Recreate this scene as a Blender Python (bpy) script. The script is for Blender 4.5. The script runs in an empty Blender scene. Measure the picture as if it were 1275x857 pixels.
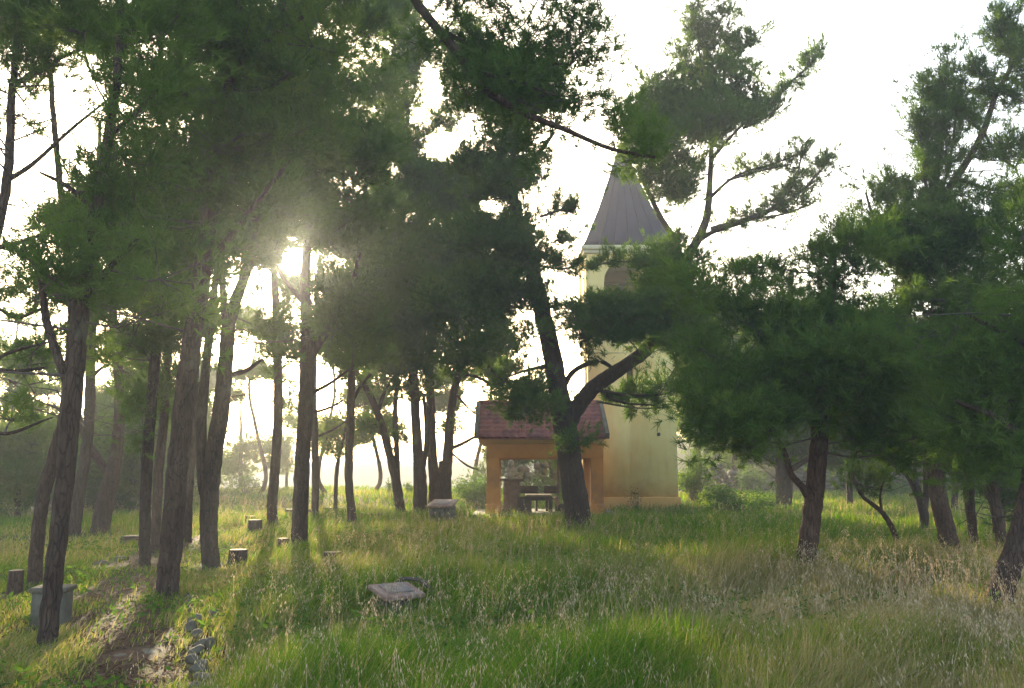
import bpy, bmesh, math, random
import numpy as np
from mathutils import Vector, Matrix

SC = bpy.context.scene
COL = SC.collection
R = math.radians
rng = np.random.default_rng(7)
random.seed(7)

# ------------------------------------------------------------------ camera
EYE, PITCH, F = 1.6, R(8.4), 1061.0        # F: focal length in photo pixels (1275 wide)
cam = bpy.data.objects.new('camera', bpy.data.cameras.new('camera'))
COL.objects.link(cam)
cam.location = (0, 0, EYE)
cam.rotation_euler = (R(90) + PITCH, 0, 0)
cam.data.sensor_width = 36
cam.data.lens = F / 1275 * 36
cam.data.clip_start = 0.1
cam.data.clip_end = 6000
SC.camera = cam

# ------------------------------------------------------------------ sky, sun, exposure
SUN_AZ, SUN_EL = R(-14.5), R(13.4)          # azimuth from +Y, negative = left
SUND = Vector((math.sin(SUN_AZ) * math.cos(SUN_EL), math.cos(SUN_AZ) * math.cos(SUN_EL), math.sin(SUN_EL)))
W = bpy.data.worlds.new('World'); SC.world = W; W.use_nodes = True
nt = W.node_tree; nt.nodes.clear()
def wn(t, **k):
    n = nt.nodes.new(t)
    for a, b in k.items(): setattr(n, a, b)
    return n
sky = wn('ShaderNodeTexSky', sky_type='NISHITA', sun_disc=False, sun_elevation=SUN_EL, sun_rotation=SUN_AZ,
         air_density=1.0, dust_density=4.0, ozone_density=1.0, altitude=200)
bg = wn('ShaderNodeBackground'); bg.inputs['Strength'].default_value = 0.15
wb = wn('ShaderNodeMix', data_type='RGBA', blend_type='MULTIPLY'); wb.inputs[0].default_value = 1; wb.inputs[7].default_value = (1.03, 1.0, .93, 1)
nt.links.new(sky.outputs[0], wb.inputs[6]); nt.links.new(wb.outputs[2], bg.inputs['Color'])
# the sun itself, and its bright hazy aureole, as a place in the sky
tc = wn('ShaderNodeTexCoord')
dot = wn('ShaderNodeVectorMath', operation='DOT_PRODUCT'); dot.inputs[1].default_value = SUND
nrm = wn('ShaderNodeVectorMath', operation='NORMALIZE')
nt.links.new(tc.outputs['Generated'], nrm.inputs[0]); nt.links.new(nrm.outputs[0], dot.inputs[0])
mr = wn('ShaderNodeMapRange', interpolation_type='SMOOTHSTEP')
mr.inputs['From Min'].default_value = math.cos(R(0.75)); mr.inputs['From Max'].default_value = math.cos(R(0.5))
mr.inputs['To Min'].default_value = 0; mr.inputs['To Max'].default_value = 25
nt.links.new(dot.outputs['Value'], mr.inputs['Value'])
pw = wn('ShaderNodeMath', operation='POWER'); pw.inputs[1].default_value = 160
mx0 = wn('ShaderNodeMath', operation='MAXIMUM'); mx0.inputs[1].default_value = 0
nt.links.new(dot.outputs['Value'], mx0.inputs[0]); nt.links.new(mx0.outputs[0], pw.inputs[0])
ad = wn('ShaderNodeMath', operation='MULTIPLY_ADD'); ad.inputs[1].default_value = 1.2
nt.links.new(pw.outputs[0], ad.inputs[0]); nt.links.new(mr.outputs[0], ad.inputs[2])
bg2 = wn('ShaderNodeBackground'); bg2.inputs['Color'].default_value = (1, .84, .55, 1)
nt.links.new(ad.outputs[0], bg2.inputs['Strength'])
adds = wn('ShaderNodeAddShader'); out = wn('ShaderNodeOutputWorld')
nt.links.new(bg.outputs[0], adds.inputs[0]); nt.links.new(bg2.outputs[0], adds.inputs[1])
nt.links.new(adds.outputs[0], out.inputs['Surface'])

sun = bpy.data.objects.new('sun', bpy.data.lights.new('sun', 'SUN')); COL.objects.link(sun)
sun.data.energy = 3.2; sun.data.angle = R(0.5); sun.data.color = (1, .84, .56)
sun.rotation_euler = SUND.to_track_quat('Z', 'Y').to_euler()
HAZE_DENSITY, HAZE_FWD = 0.0029, 0.0006   # fine air and the forward scattering droplets in it
vs = SC.view_settings
vs.view_transform = 'Standard'; vs.look = 'None'; vs.gamma = 1; vs.use_curve_mapping = False
vs.exposure = 2.52
cy = SC.cycles
cy.use_denoising = True
try: cy.denoiser = 'OPENIMAGEDENOISE'
except Exception: pass
cy.max_bounces = 6; cy.diffuse_bounces = 3; cy.transmission_bounces = 4; cy.glossy_bounces = 2; cy.volume_bounces = 0
cy.sample_clamp_indirect = 4
cy.use_light_tree = True

# ------------------------------------------------------------------ photo measuring: pixel -> world
CP, SP = math.cos(PITCH), math.sin(PITCH)
def ray(px, py):
    u, v = (px - 637.5) / F, (428.5 - py) / F
    return u, CP - v * SP, SP + v * CP
def at(px, py, d):
    x, y, z = ray(px, py); s = d / y
    return np.array((x * s, d, EYE + z * s))
def proj(p):
    p = np.asarray(p, float)
    x, y, z = p[..., 0], p[..., 1], p[..., 2] - EYE
    dep = np.maximum(y * CP + z * SP, .05); up = -y * SP + z * CP
    return 637.5 + F * x / dep, 428.5 - F * up / dep
def sstep(a, b, x):
    t = np.clip((x - a) / (b - a), 0, 1); return t * t * (3 - 2 * t)
def gz(x, y):
    x = np.asarray(x, float); y = np.asarray(y, float)
    z = 0.008 * np.clip(y, -30, 60)
    z = z + 0.42 * sstep(27, 35, y) * sstep(6, 0, x) + 0.15 * sstep(27, 36, y) * sstep(0, 6, x)
    z = z + (0.02 + .03 * sstep(9, 16, y)) * np.sin(x * .9 + y * .37) * np.sin(y * .61 - x * .23 + 1) + .012 * np.sin(x * 2.1 - y * 1.3)
    edge = 37 + 1.2 * np.sin(x * .5)
    left = sstep(7, 1, x - .0 * y)
    fall = np.clip(y - edge, 0, 110)
    z = z - left * (fall * fall / (fall + 12)) * .24
    z = z - sstep(-13, -30, x) * 5 * sstep(10, 40, y)
    z = z + (1 - left) * sstep(40, 75, y) * 3.6 * sstep(160, 90, y) - (1 - left) * sstep(90, 220, y) * 16
    return z
def G(px, py):
    x, y, z = ray(px, py)
    t = np.linspace(2, 60, 6000)
    h = EYE + z * t - gz(x * t, y * t)
    i = int(np.argmax(h < 0)) if (h < 0).any() else len(t) - 1
    return np.array((x * t[i], y * t[i], float(gz(x * t[i], y * t[i]))))

# ------------------------------------------------------------------ materials
def mat(name): 
    m = bpy.data.materials.new(name); m.use_nodes = True
    m.node_tree.nodes.clear(); return m
class N:
    def __init__(s, m): s.t = m.node_tree
    def n(s, typ, ins=None, **k):
        n = s.t.nodes.new(typ)
        for a, b in k.items(): setattr(n, a, b)
        for a, b in (ins or {}).items():
            if isinstance(b, bpy.types.NodeSocket): s.t.links.new(b, n.inputs[a])
            else: n.inputs[a].default_value = b
        return n
    def ramp(s, fac, stops):
        r = s.n('ShaderNodeValToRGB', {'Fac': fac}); e = r.color_ramp.elements
        while len(e) < len(stops): e.new(.5)
        for q, (p, c) in zip(e, stops): q.position = p; q.color = (*c, 1)
        return r.outputs['Color']
    def obj(s, scale=(1, 1, 1)):
        tc = s.n('ShaderNodeTexCoord')
        return s.n('ShaderNodeMapping', {'Vector': tc.outputs['Object'], 'Scale': scale}).outputs[0]
    def noise(s, vec, scale, detail=5, rough=.6):
        return s.n('ShaderNodeTexNoise', {'Vector': vec, 'Scale': scale, 'Detail': detail, 'Roughness': rough}).outputs['Fac']
    def mix(s, f, a, b):
        m = s.n('ShaderNodeMix', data_type='RGBA')
        for k, v in ((0, f), (6, a), (7, b)):
            if isinstance(v, bpy.types.NodeSocket): s.t.links.new(v, m.inputs[k])
            else: m.inputs[k].default_value = v if k == 0 else (*v, 1)
        return m.outputs[2]
    def bump(s, h, st, dist=.02): return s.n('ShaderNodeBump', {'Height': h, 'Strength': st, 'Distance': dist}).outputs[0]
    def out(s, sh): s.n('ShaderNodeOutputMaterial', {'Surface': sh})
    def princ(s, col, rough=.8, normal=None, **k):
        ins = {'Roughness': rough}
        if isinstance(col, tuple): col = (*col, 1)
        ins['Base Color'] = col
        if normal is not None: ins['Normal'] = normal
        ins.update(k)
        p = s.n('ShaderNodeBsdfPrincipled', ins); s.out(p.outputs[0]); return p

def rough_mat(name, c1, c2, scale=6, bump=.4, rough=.85, dirt=None, dist=.02, stretch=(1, 1, 1)):
    m = mat(name); q = N(m); v = q.obj(stretch)
    a = q.noise(v, scale, 7); c = q.ramp(a, [(.3, c1), (.7, c2)])
    if dirt:
        d = q.n('ShaderNodeMapRange', {'Value': q.noise(v, scale * .23, 4), 'From Min': .5, 'From Max': .68}).outputs[0]
        c = q.mix(d, c, dirt)
    q.princ(c, rough, q.bump(q.noise(v, scale * 4, 6), bump, dist), **{'Specular IOR Level': .2}); return m

def leaf_mat(name, cols, trans=.4, tcol=None):
    """thin leaf: diffuse + light passing through, colour varied by a per-leaf tint"""
    m = mat(name); q = N(m)
    a = q.n('ShaderNodeAttribute', attribute_name='tint').outputs['Fac']
    c = q.ramp(a, [(i / (len(cols) - 1), k) for i, k in enumerate(cols)])
    d = q.n('ShaderNodeBsdfDiffuse', {'Color': c}).outputs[0]
    hs = q.n('ShaderNodeHueSaturation', {'Hue': .485, 'Saturation': 1.15, 'Value': tcol or 1.5, 'Color': c}).outputs[0]
    t = q.n('ShaderNodeBsdfTranslucent', {'Color': hs}).outputs[0]
    mx = q.n('ShaderNodeMixShader', {0: trans, 1: d, 2: t}).outputs[0]
    q.out(mx); return m

M = {}
M['needle'] = leaf_mat('pine_needles', [(.050, .090, .023), (.080, .138, .032), (.110, .170, .040), (.145, .185, .045)], .42)
M['leaf'] = leaf_mat('shrub_leaves', [(.04, .08, .02), (.06, .12, .025), (.09, .15, .03)], .45)
M['grass'] = leaf_mat('meadow_grass', [(.050, .132, .014), (.088, .190, .021), (.145, .212, .030), (.25, .225, .07), (.33, .28, .135)], .45, 1.5)
M['oat'] = leaf_mat('dry_oats', [(.30, .22, .12), (.42, .33, .20), (.54, .45, .31)], .35, 1.2)
def bark():
    m = mat('pine_bark'); q = N(m); v = q.obj((1, 1, .22))
    wv = q.n('ShaderNodeTexNoise', {'Vector': v, 'Scale': 7.0, 'Detail': 4.0}).outputs['Color']
    w2 = q.n('ShaderNodeVectorMath', {0: wv, 3: .12}, operation='SCALE').outputs[0]
    v2 = q.n('ShaderNodeVectorMath', {0: v, 1: w2}, operation='ADD').outputs[0]
    vo = q.n('ShaderNodeTexVoronoi', {'Vector': v2, 'Scale': 24.0, 'Randomness': 1.0}, feature='DISTANCE_TO_EDGE').outputs['Distance']
    n1 = q.noise(v, 14, 8, .72)
    c = q.ramp(n1, [(.28, (.040, .027, .023)), (.5, (.074, .050, .041)), (.72, (.125, .088, .070))])
    cr = q.n('ShaderNodeMapRange', {'Value': vo, 'From Max': .09, 'To Min': .8, 'To Max': 0.}).outputs[0]
    c = q.mix(cr, c, (.028, .019, .016))
    li = q.n('ShaderNodeMapRange', {'Value': q.noise(q.obj(), 3.1, 4), 'From Min': .58, 'From Max': .7, 'To Max': .4}).outputs[0]
    c = q.mix(li, c, (.12, .13, .09))
    h = q.n('ShaderNodeMath', {0: n1, 1: cr}, operation='SUBTRACT').outputs[0]
    ri = q.n('ShaderNodeObjectInfo').outputs['Random']
    tone = q.ramp(ri, [(0, (.80, .78, .78)), (.5, (1.0, .93, .88)), (1, (1.28, 1.1, .98))])
    c = q.n('ShaderNodeMix', {0: 1.0, 6: c, 7: tone}, data_type='RGBA', blend_type='MULTIPLY').outputs[2]
    q.princ(c, .9, q.bump(h, .8, .02), **{'Specular IOR Level': .15}); return m
M['bark'] = bark()
M['twig'] = rough_mat('twig_wood', (.06, .045, .038), (.13, .10, .085), 8, .2)
M['limestone'] = rough_mat('limestone', (.085, .068, .048), (.165, .140, .105), 6, .9, dirt=(.12, .12, .075), dist=.03)
M['rubble'] = rough_mat('rubble_limestone', (.080, .070, .058), (.18, .16, .13), 6, .8, dirt=(.12, .12, .07), dist=.05)
M['concrete'] = rough_mat('weathered_concrete', (.085, .074, .056), (.18, .158, .125), 8, .6, dirt=(.09, .08, .05))
M['slab'] = rough_mat('stone_slab', (.22, .125, .10), (.34, .22, .18), 9, .3, .7, dirt=(.25, .22, .20))
M['plate'] = rough_mat('worn_plate', (.17, .13, .12), (.27, .22, .20), 9, .2, .6, dirt=(.13, .11, .09))
M['stumpwood'] = rough_mat('cut_wood', (.30, .20, .11), (.46, .33, .20), 14, .2, dirt=(.2, .16, .12))
M['darkwood'] = rough_mat('dark_wood', (.05, .033, .026), (.11, .07, .05), 9, .4, stretch=(1, .3, 1))
M['orange'] = rough_mat('orange_paint', (.47, .17, .035), (.58, .23, .05), 3, .12, .8, dirt=(.30, .13, .05))
M['orangelight'] = rough_mat('pale_orange_paint', (.56, .30, .085), (.62, .35, .11), 3, .12, .8)
M['roofmetal'] = rough_mat('spire_sheet_metal', (.006, .011, .036), (.012, .020, .055), 4, .1, .85, stretch=(1, 1, .3))
M['bronze'] = rough_mat('bell_bronze', (.05, .06, .05), (.10, .10, .07), 8, .1, .5)
M['trim'] = rough_mat('stone_trim', (.55, .49, .33), (.66, .60, .43), 6, .15)
M['iron'] = rough_mat('iron', (.03, .03, .03), (.06, .055, .05), 8, .1, .5)
M['inside'] = rough_mat('bare_render', (.30, .26, .18), (.36, .32, .22), 5, .2)
def plaster():
    m = mat('yellow_plaster'); q = N(m); v = q.obj()
    n1 = q.noise(v, 1.6, 6); n2 = q.noise(q.obj((3, 3, .35)), 2.2, 6)
    c = q.ramp(n1, [(.3, (.84, .61, .21)), (.7, (.88, .71, .30))])
    st = q.n('ShaderNodeMapRange', {'Value': n2, 'From Min': .52, 'From Max': .75, 'To Max': .3}).outputs[0]
    c = q.mix(st, c, (.58, .40, .19))
    # damp rising from the plinth: an orange stain with its own ragged edge
    sp = q.n('ShaderNodeSeparateXYZ', {0: v}).outputs[2]
    wob = q.n('ShaderNodeMath', {0: q.noise(v, 1.7, 5), 1: 1.3}, operation='MULTIPLY').outputs[0]
    hh = q.n('ShaderNodeMath', {0: sp, 1: wob}, operation='SUBTRACT').outputs[0]
    dm = q.n('ShaderNodeMapRange', {'Value': hh, 'From Min': .5, 'From Max': -.25, 'To Max': .8}).outputs[0]
    c = q.mix(dm, c, (.55, .27, .07))
    q.princ(c, .9, q.bump(q.noise(v, 30, 5), .15, .01)); return m
M['plaster'] = plaster()
def tile():
    m = mat('red_roof_tile'); q = N(m); v = q.obj()
    a = q.n('ShaderNodeTexVoronoi', {'Vector': q.obj((4.2, 3.2, 3.2)), 'Scale': 1.0}).outputs['Color']
    g = q.n('ShaderNodeSeparateColor', {0: a}).outputs[0]
    c = q.ramp(g, [(0, (.15, .032, .024)), (.5, (.22, .048, .034)), (1, (.29, .075, .05))])
    li = q.n('ShaderNodeMapRange', {'Value': q.noise(v, 2.6, 6), 'From Min': .55, 'From Max': .75, 'To Max': .6}).outputs[0]
    c = q.mix(li, c, (.16, .10, .08))
    q.princ(c, .75, q.bump(q.noise(v, 25, 4), .2, .01)); return m
M['tile'] = tile()
def ground_mat():
    m = mat('meadow_soil'); q = N(m); v = q.obj()
    n1 = q.noise(v, .55, 6); n2 = q.noise(v, 7, 8)
    g = q.ramp(n2, [(.3, (.045, .055, .018)), (.6, (.075, .085, .027)), (.8, (.12, .10, .05))])
    s = q.ramp(n2, [(.3, (.055, .040, .028)), (.55, (.10, .072, .048)), (.8, (.17, .125, .085))])
    f = q.n('ShaderNodeMapRange', {'Value': n1, 'From Min': .46, 'From Max': .64}).outputs[0]
    far = q.n('ShaderNodeMapRange', {'Value': q.n('ShaderNodeSeparateXYZ', {0: v}).outputs[1], 'From Min': 15., 'From Max': 22.}).outputs[0]
    f2 = q.n('ShaderNodeMath', {0: f, 1: far}, operation='SUBTRACT', use_clamp=True).outputs[0]
    q.princ(q.mix(f2, g, s), .95, q.bump(n2, .8, .05), **{'Specular IOR Level': .1}); return m
M['ground'] = ground_mat()
M['path'] = rough_mat('trodden_earth', (.058, .030, .018), (.155, .080, .045), 13, 1.0, dirt=(.085, .070, .032), dist=.06)
M['litter'] = leaf_mat('fallen_needles', [(.035, .021, .014), (.085, .046, .026), (.13, .078, .042), (.18, .12, .07)], .1, 1.0)
M['hill'] = rough_mat('wooded_hillside', (.05, .065, .035), (.09, .10, .06), .05, .3)

# ------------------------------------------------------------------ mesh helpers
def link_mesh(name, V, faces_tri, m, parent=None, tint=None, loc=None, smooth=False):
    """numpy verts (n,3) + triangles (k,3) -> one mesh object; verts given in world space, origin moved to loc"""
    me = bpy.data.meshes.new(name)
    V = np.asarray(V, np.float32).reshape(-1, 3)
    if loc is not None: V = V - np.asarray(loc, np.float32)
    T = np.asarray(faces_tri, np.int32).reshape(-1, 3)
    me.vertices.add(len(V)); me.vertices.foreach_set('co', V.ravel())
    me.loops.add(T.size); me.loops.foreach_set('vertex_index', T.ravel())
    me.polygons.add(len(T)); me.polygons.foreach_set('loop_start', np.arange(0, T.size, 3, dtype=np.int32))
    if smooth: me.polygons.foreach_set('use_smooth', np.ones(len(T), bool))
    if tint is not None:
        a = me.attributes.new('tint', 'FLOAT', 'POINT'); a.data.foreach_set('value', np.asarray(tint, np.float32))
    me.update(calc_edges=True)
    me.materials.append(m)
    o = bpy.data.objects.new(name, me); COL.objects.link(o)
    if parent is not None: o.parent = parent
    elif loc is not None: o.location = [float(c) for c in loc]
    return o
class MB:
    def __init__(s): s.v = []; s.t = []; s.n = 0
    def add(s, V, T):
        V = np.asarray(V, float).reshape(-1, 3)
        s.v.append(V); s.t.append(np.asarray(T, int).reshape(-1, 3) + s.n); s.n += len(V)
    def box(s, c, size, rz=0, rx=0, ry=0, bevel=0.012):
        bm = bmesh.new(); bmesh.ops.create_cube(bm, size=1)
        bmesh.ops.scale(bm, vec=size, verts=bm.verts)
        b = min(bevel, min(size) * .3)
        if b > 0: bmesh.ops.bevel(bm, geom=bm.edges[:], offset=b, segments=2, affect='EDGES', profile=.6)
        mtx = Matrix.Translation(c) @ Matrix.Rotation(rz, 4, 'Z') @ Matrix.Rotation(rx, 4, 'X') @ Matrix.Rotation(ry, 4, 'Y')
        bmesh.ops.transform(bm, matrix=mtx, verts=bm.verts); s.bm(bm)
    def bm(s, bm):
        bmesh.ops.triangulate(bm, faces=bm.faces[:]); bm.verts.index_update()
        V = [v.co[:] for v in bm.verts]; T = [[v.index for v in f.verts] for f in bm.faces]
        bm.free(); s.add(V, T)
    def tube(s, pts, rad, k=8, cap=True, lump=0.0):
        pts = np.asarray(pts, float); rad = np.asarray(rad, float); n = len(pts)
        tan = np.gradient(pts, axis=0); tan /= np.linalg.norm(tan, axis=1)[:, None] + 1e-9
        ref = np.array((1., 0, 0)) if abs(tan[0, 0]) < .8 else np.array((0, 1., 0))
        a = np.cross(tan, ref); a /= np.linalg.norm(a, axis=1)[:, None] + 1e-9
        b = np.cross(tan, a)
        th = np.linspace(0, 2 * math.pi, k, endpoint=False)
        rr = rad[:, None] * np.ones(k)[None]
        if lump: rr = rr * (1 + lump * rng.standard_normal((n, k)))
        V = pts[:, None] + rr[..., None] * (np.cos(th)[None, :, None] * a[:, None] + np.sin(th)[None, :, None] * b[:, None])
        V = V.reshape(-1, 3)
        i = np.arange(n - 1)[:, None] * k; j = np.arange(k)[None]; j2 = (j + 1) % k
        q = np.stack([i + j, i + j2, i + k + j2, i + k + j], -1).reshape(-1, 4)
        T = np.concatenate([q[:, [0, 1, 2]], q[:, [0, 2, 3]]])
        if cap:
            V = np.vstack([V, pts[-1:], pts[:1]]); e = (n - 1) * k; c = n * k
            T = np.vstack([T, [[e + x, e + (x + 1) % k, c] for x in range(k)], [[(x + 1) % k, x, c + 1] for x in range(k)]])
        s.add(V, T)
    def lathe(s, c, prof, k=24, wob=0):
        """prof: list of (radius, z)"""
        c = np.asarray(c, float)
        th = np.linspace(0, 2 * math.pi, k, endpoint=False)
        w = 1 + wob * (np.sin(3 * th + 1) + .6 * np.sin(5 * th + 2) + .4 * np.sin(9 * th))
        V = np.array([(r * np.cos(t) * ww, r * np.sin(t) * ww, z) for r, z in prof for t, ww in zip(th, w)]) + c
        n = len(prof); i = np.arange(n - 1)[:, None] * k; j = np.arange(k)[None]; j2 = (j + 1) % k
        q = np.stack([i + j, i + j2, i + k + j2, i + k + j], -1).reshape(-1, 4)
        s.add(V, np.concatenate([q[:, [0, 1, 2]], q[:, [0, 2, 3]]]))
    def rock(s, c, size, seed, rz=0, rough=.22, sub=3, cut=(.33, .46), tip=0):
        bm = bmesh.new(); bmesh.ops.create_icosphere(bm, subdivisions=sub, radius=.5)
        r = np.random.default_rng(seed); ph = r.uniform(0, 6, (6, 3)); fr = r.normal(0, 4.0, (6, 3))
        pl = r.normal(size=(9, 3)); pl /= np.linalg.norm(pl, axis=1)[:, None]; off = r.uniform(*cut, 9)
        for v in bm.verts:
            p = np.array(v.co)
            for n, o_ in zip(pl, off):                         # flat broken faces
                d = p @ n - o_
                if d > 0: p = p - n * d * .85
            p = p * (1 + rough * .25 * sum(math.sin(float(fr[i] @ p) + ph[i, 0]) for i in range(6)) / 2.2)
            v.co = p
        mtx = Matrix.Translation(c) @ Matrix.Rotation(rz, 4, 'Z') @ Matrix.Rotation(tip * r.normal(), 4, 'X') @ Matrix.Rotation(tip * r.normal(), 4, 'Y') @ Matrix.Diagonal((*size, 1))
        bmesh.ops.transform(bm, matrix=mtx, verts=bm.verts); s.bm(bm)
    def build(s, name, m, parent=None, loc=None, tint=None, smooth=False):
        if parent is not None and loc is None: loc = list(parent['_o'])
        return link_mesh(name, np.vstack(s.v), np.vstack(s.t), m, parent, tint, loc, smooth)
ROOTS = []
def tag(o, label, cat, group=None):
    o['label'] = label; o['category'] = cat
    if group: o['group'] = group
    return o
def thing(name, label, cat, loc, group=None):
    o = bpy.data.objects.new(name, None); COL.objects.link(o); o.location = [float(c) for c in loc]
    o['_o'] = [float(c) for c in loc]; o.empty_display_size = .2
    ROOTS.append(o); return tag(o, label, cat, group)

# ------------------------------------------------------------------ ground sheet, hills, haze
def axis(lo, hi, fine_lo, fine_hi, step, grow=1.18):
    a = list(np.arange(fine_lo, fine_hi + 1e-6, step)); s = step
    while a[-1] < hi: s *= grow; a.append(a[-1] + s)
    s = step
    while a[0] > lo: s *= grow; a.insert(0, a[0] - s)
    return np.array(a)
gx, gy = axis(-330, 330, -26, 26, .3), axis(-60, 420, -2, 45, .3)
X, Y = np.meshgrid(gx, gy); Z = gz(X, Y)
ii = (np.arange(len(gy) - 1)[:, None] * len(gx) + np.arange(len(gx) - 1)[None]).ravel()
TT = np.concatenate([np.stack([ii, ii + 1, ii + len(gx) + 1], -1), np.stack([ii, ii + len(gx) + 1, ii + len(gx)], -1)])
o = link_mesh('ground', np.stack([X, Y, Z], -1), TT, M['ground'], smooth=True); o['kind'] = 'structure'
zmin = float(Z.min())
# far hills across the valley
hx = np.linspace(-260, 260, 150); hy = np.linspace(64, 160, 40)
HX, HY = np.meshgrid(hx, hy)
crest = 2.7 + .8 * np.sin(HX * .06 + 1.4) + .45 * np.sin(HX * .15) + .2 * np.sin(HX * .37 + 2)
HZ = -34 + (crest + 34) * sstep(64, 112, HY + 4 * np.sin(HX * .08)) * (1 - .2 * sstep(112, 160, HY)) + .35 * np.sin(HX * .5) * np.sin(HY * .41)
ii = (np.arange(39)[:, None] * 150 + np.arange(149)[None]).ravel()
TT = np.concatenate([np.stack([ii, ii + 1, ii + 151], -1), np.stack([ii, ii + 151, ii + 150], -1)])
o = link_mesh('hills', np.stack([HX, HY, HZ], -1), TT, M['hill'], smooth=True); o['kind'] = 'structure'
mb = MB(); mb.box((0, 180, (18 + zmin - 36) / 2), (680, 500, 18 - (zmin - 36)), bevel=0)
hz = mat('haze_air'); q = N(hz)
pv = q.n('ShaderNodeVolumePrincipled', {'Color': (.66, .74, .86, 1), 'Density': HAZE_DENSITY, 'Anisotropy': .22})
pv2 = q.n('ShaderNodeVolumePrincipled', {'Color': (1.0, .78, .44, 1), 'Density': HAZE_FWD, 'Anisotropy': .88})
pva = q.n('ShaderNodeAddShader', {0: pv.outputs[0], 1: pv2.outputs[0]})
q.n('ShaderNodeOutputMaterial', {'Volume': pva.outputs[0]})
o = mb.build('haze', hz); o['kind'] = 'stuff'

# trodden path at the left, draped a few mm above the ground
pc = [(150, 905, 130), (172, 850, 120), (168, 806, 130), (140, 760, 120), (160, 722, 90), (190, 695, 60), (222, 678, 30), (250, 668, 12)]
PATH = []
for px, py, w in pc:
    c = G(px, py); PATH.append((c[0], c[1], w / F * c[1] / 2))
PATH = np.array(PATH)
tt = np.linspace(0, len(PATH) - 1, 60)
PS = np.stack([np.interp(tt, range(len(PATH)), PATH[:, k]) for k in range(3)], -1)
pv_ = []
for k, (x, y, w) in enumerate(PS):
    wl = w * (1 + .2 * math.sin(k * .9) + .12 * math.sin(k * 2.3)); wr = w * (1 + .2 * math.sin(k * .7 + 2) + .12 * math.sin(k * 1.9))
    for s in np.linspace(-1, 1, 9):
        xx = x + (wl if s < 0 else wr) * s; pv_.append((xx, y, float(gz(xx, y)) + .006 + .02 * (1 - s * s)))
ii = (np.arange(59)[:, None] * 9 + np.arange(8)[None]).ravel()
TT = np.concatenate([np.stack([ii, ii + 1, ii + 10], -1), np.stack([ii, ii + 10, ii + 9], -1)])
o = link_mesh('path', pv_, TT, M['path'], smooth=True); o['kind'] = 'structure'
def path_mask(x, y):
    i = np.argmin(np.abs(PS[:, 1][None] - y[:, None]), 1)
    return np.abs(x - PS[i, 0]) / (PS[i, 2] + .01)

# ------------------------------------------------------------------ bell tower
TX0, TX1, TY0 = 2.62, 5.62, 29.2
TXC, TW = (TX0 + TX1) / 2, TX1 - TX0
TYC = TY0 + TW / 2
tz = float(gz(TXC, TY0)) - .1
TTOP = float(at(780, 316, TY0)[2])
tower = thing('bell_tower', 'tall yellow plastered bell tower with a dark pyramid spire beside the pavilion', 'tower', (TXC, TYC, tz))
def arch_wall(mb, y, x0, x1, z0, z1, ax, oz0, ospring, thick, axis='y', seg=14):
    """a wall in the XZ plane with one round-headed opening centred in it; axis='x' turns it by 90 degrees"""
    xc = (x0 + x1) / 2; r = ax
    arc = [(xc + r * math.cos(a), ospring + r * math.sin(a)) for a in np.linspace(math.pi, 0, seg)]
    inner = [(xc - r, oz0)] + arc + [(xc + r, oz0)]
    bm = bmesh.new()
    outer = [(x0, z0), (x0, z1), (x1, z1), (x1, z0)]
    loop = outer + [(xc + r, z0)] + inner[::-1] + [(xc - r, z0)] if abs(oz0 - z0) < 1e-6 else None
    # build as strips: left pier, right pier, below, above
    def quad(a, b, c, d):
        for yy, fl in ((y, 0), (y + thick, 1)):
            vs = [bm.verts.new((p[0], yy, p[1])) for p in (a, b, c, d)]
            bm.faces.new(vs if not fl else vs[::-1])
    quad((x0, z0), (xc - r, z0), (xc - r, z1), (x0, z1)); quad((xc + r, z0), (x1, z0), (x1, z1), (xc + r, z1))
    if oz0 > z0: quad((xc - r, z0), (xc + r, z0), (xc + r, oz0), (xc - r, oz0))
    for (a, b) in zip(arc[:-1], arc[1:]): quad(a, b, (b[0], z1), (a[0], z1))
    ring = inner
    for a, b in zip(ring[:-1], ring[1:]):
        bm.faces.new([bm.verts.new(p) for p in ((a[0], y, a[1]), (a[0], y + thick, a[1]), (b[0], y + thick, b[1]), (b[0], y, b[1]))])
    if oz0 > z0:
        bm.faces.new([bm.verts.new(p) for p in ((xc - r, y, oz0), (xc + r, y, oz0), (xc + r, y + thick, oz0), (xc - r, y + thick, oz0))])
    if axis == 'x':
        for v in bm.verts:
            p = v.co - Vector((xc, 0, 0)); v.co = Vector((p.y, p.x, p.z))
    mb.bm(bm)
BZ = float(at(780, 398, TY0)[2])                     # belfry floor
SPR = float(at(780, 352, TY0)[2])                    # where the arch springs
mb = MB()
sl0, sl1 = float(at(785, 485, TY0)[2]), float(at(785, 455, TY0)[2])
sx0, sx1 = float(at(780.5, 465, TY0)[0]), float(at(789, 465, TY0)[0])
th = .35
def wbox(x0, x1, y0, y1, z0, z1): mb.box(((x0 + x1) / 2, (y0 + y1) / 2, (z0 + z1) / 2), (x1 - x0, y1 - y0, z1 - z0), bevel=0)
zb = tz + .55
def slit_wall(mb, y0, y1, xs, zs):
    V, T = [], []
    for y in (y0, y1): V += [(x, y, z) for z in zs for x in xs]
    q = lambda a, b, c, d: T.extend([(a, b, c), (a, c, d)])
    for r_ in range(3):
        for c_ in range(3):
            if (r_, c_) == (1, 1): continue
            k = r_ * 4 + c_; q(k, k + 1, k + 5, k + 4); k += 16; q(k, k + 4, k + 5, k + 1)
    for ring in ([0, 1, 2, 3, 7, 11, 15, 14, 13, 12, 8, 4], [5, 9, 10, 6]):
        for a, b in zip(ring, ring[1:] + ring[:1]): q(a, a + 16, b + 16, b)
    mb.add(V, T)
slit_wall(mb, TY0, TY0 + th, (TX0, sx0, sx1, TX1), (zb, sl0, sl1, BZ))
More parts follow.
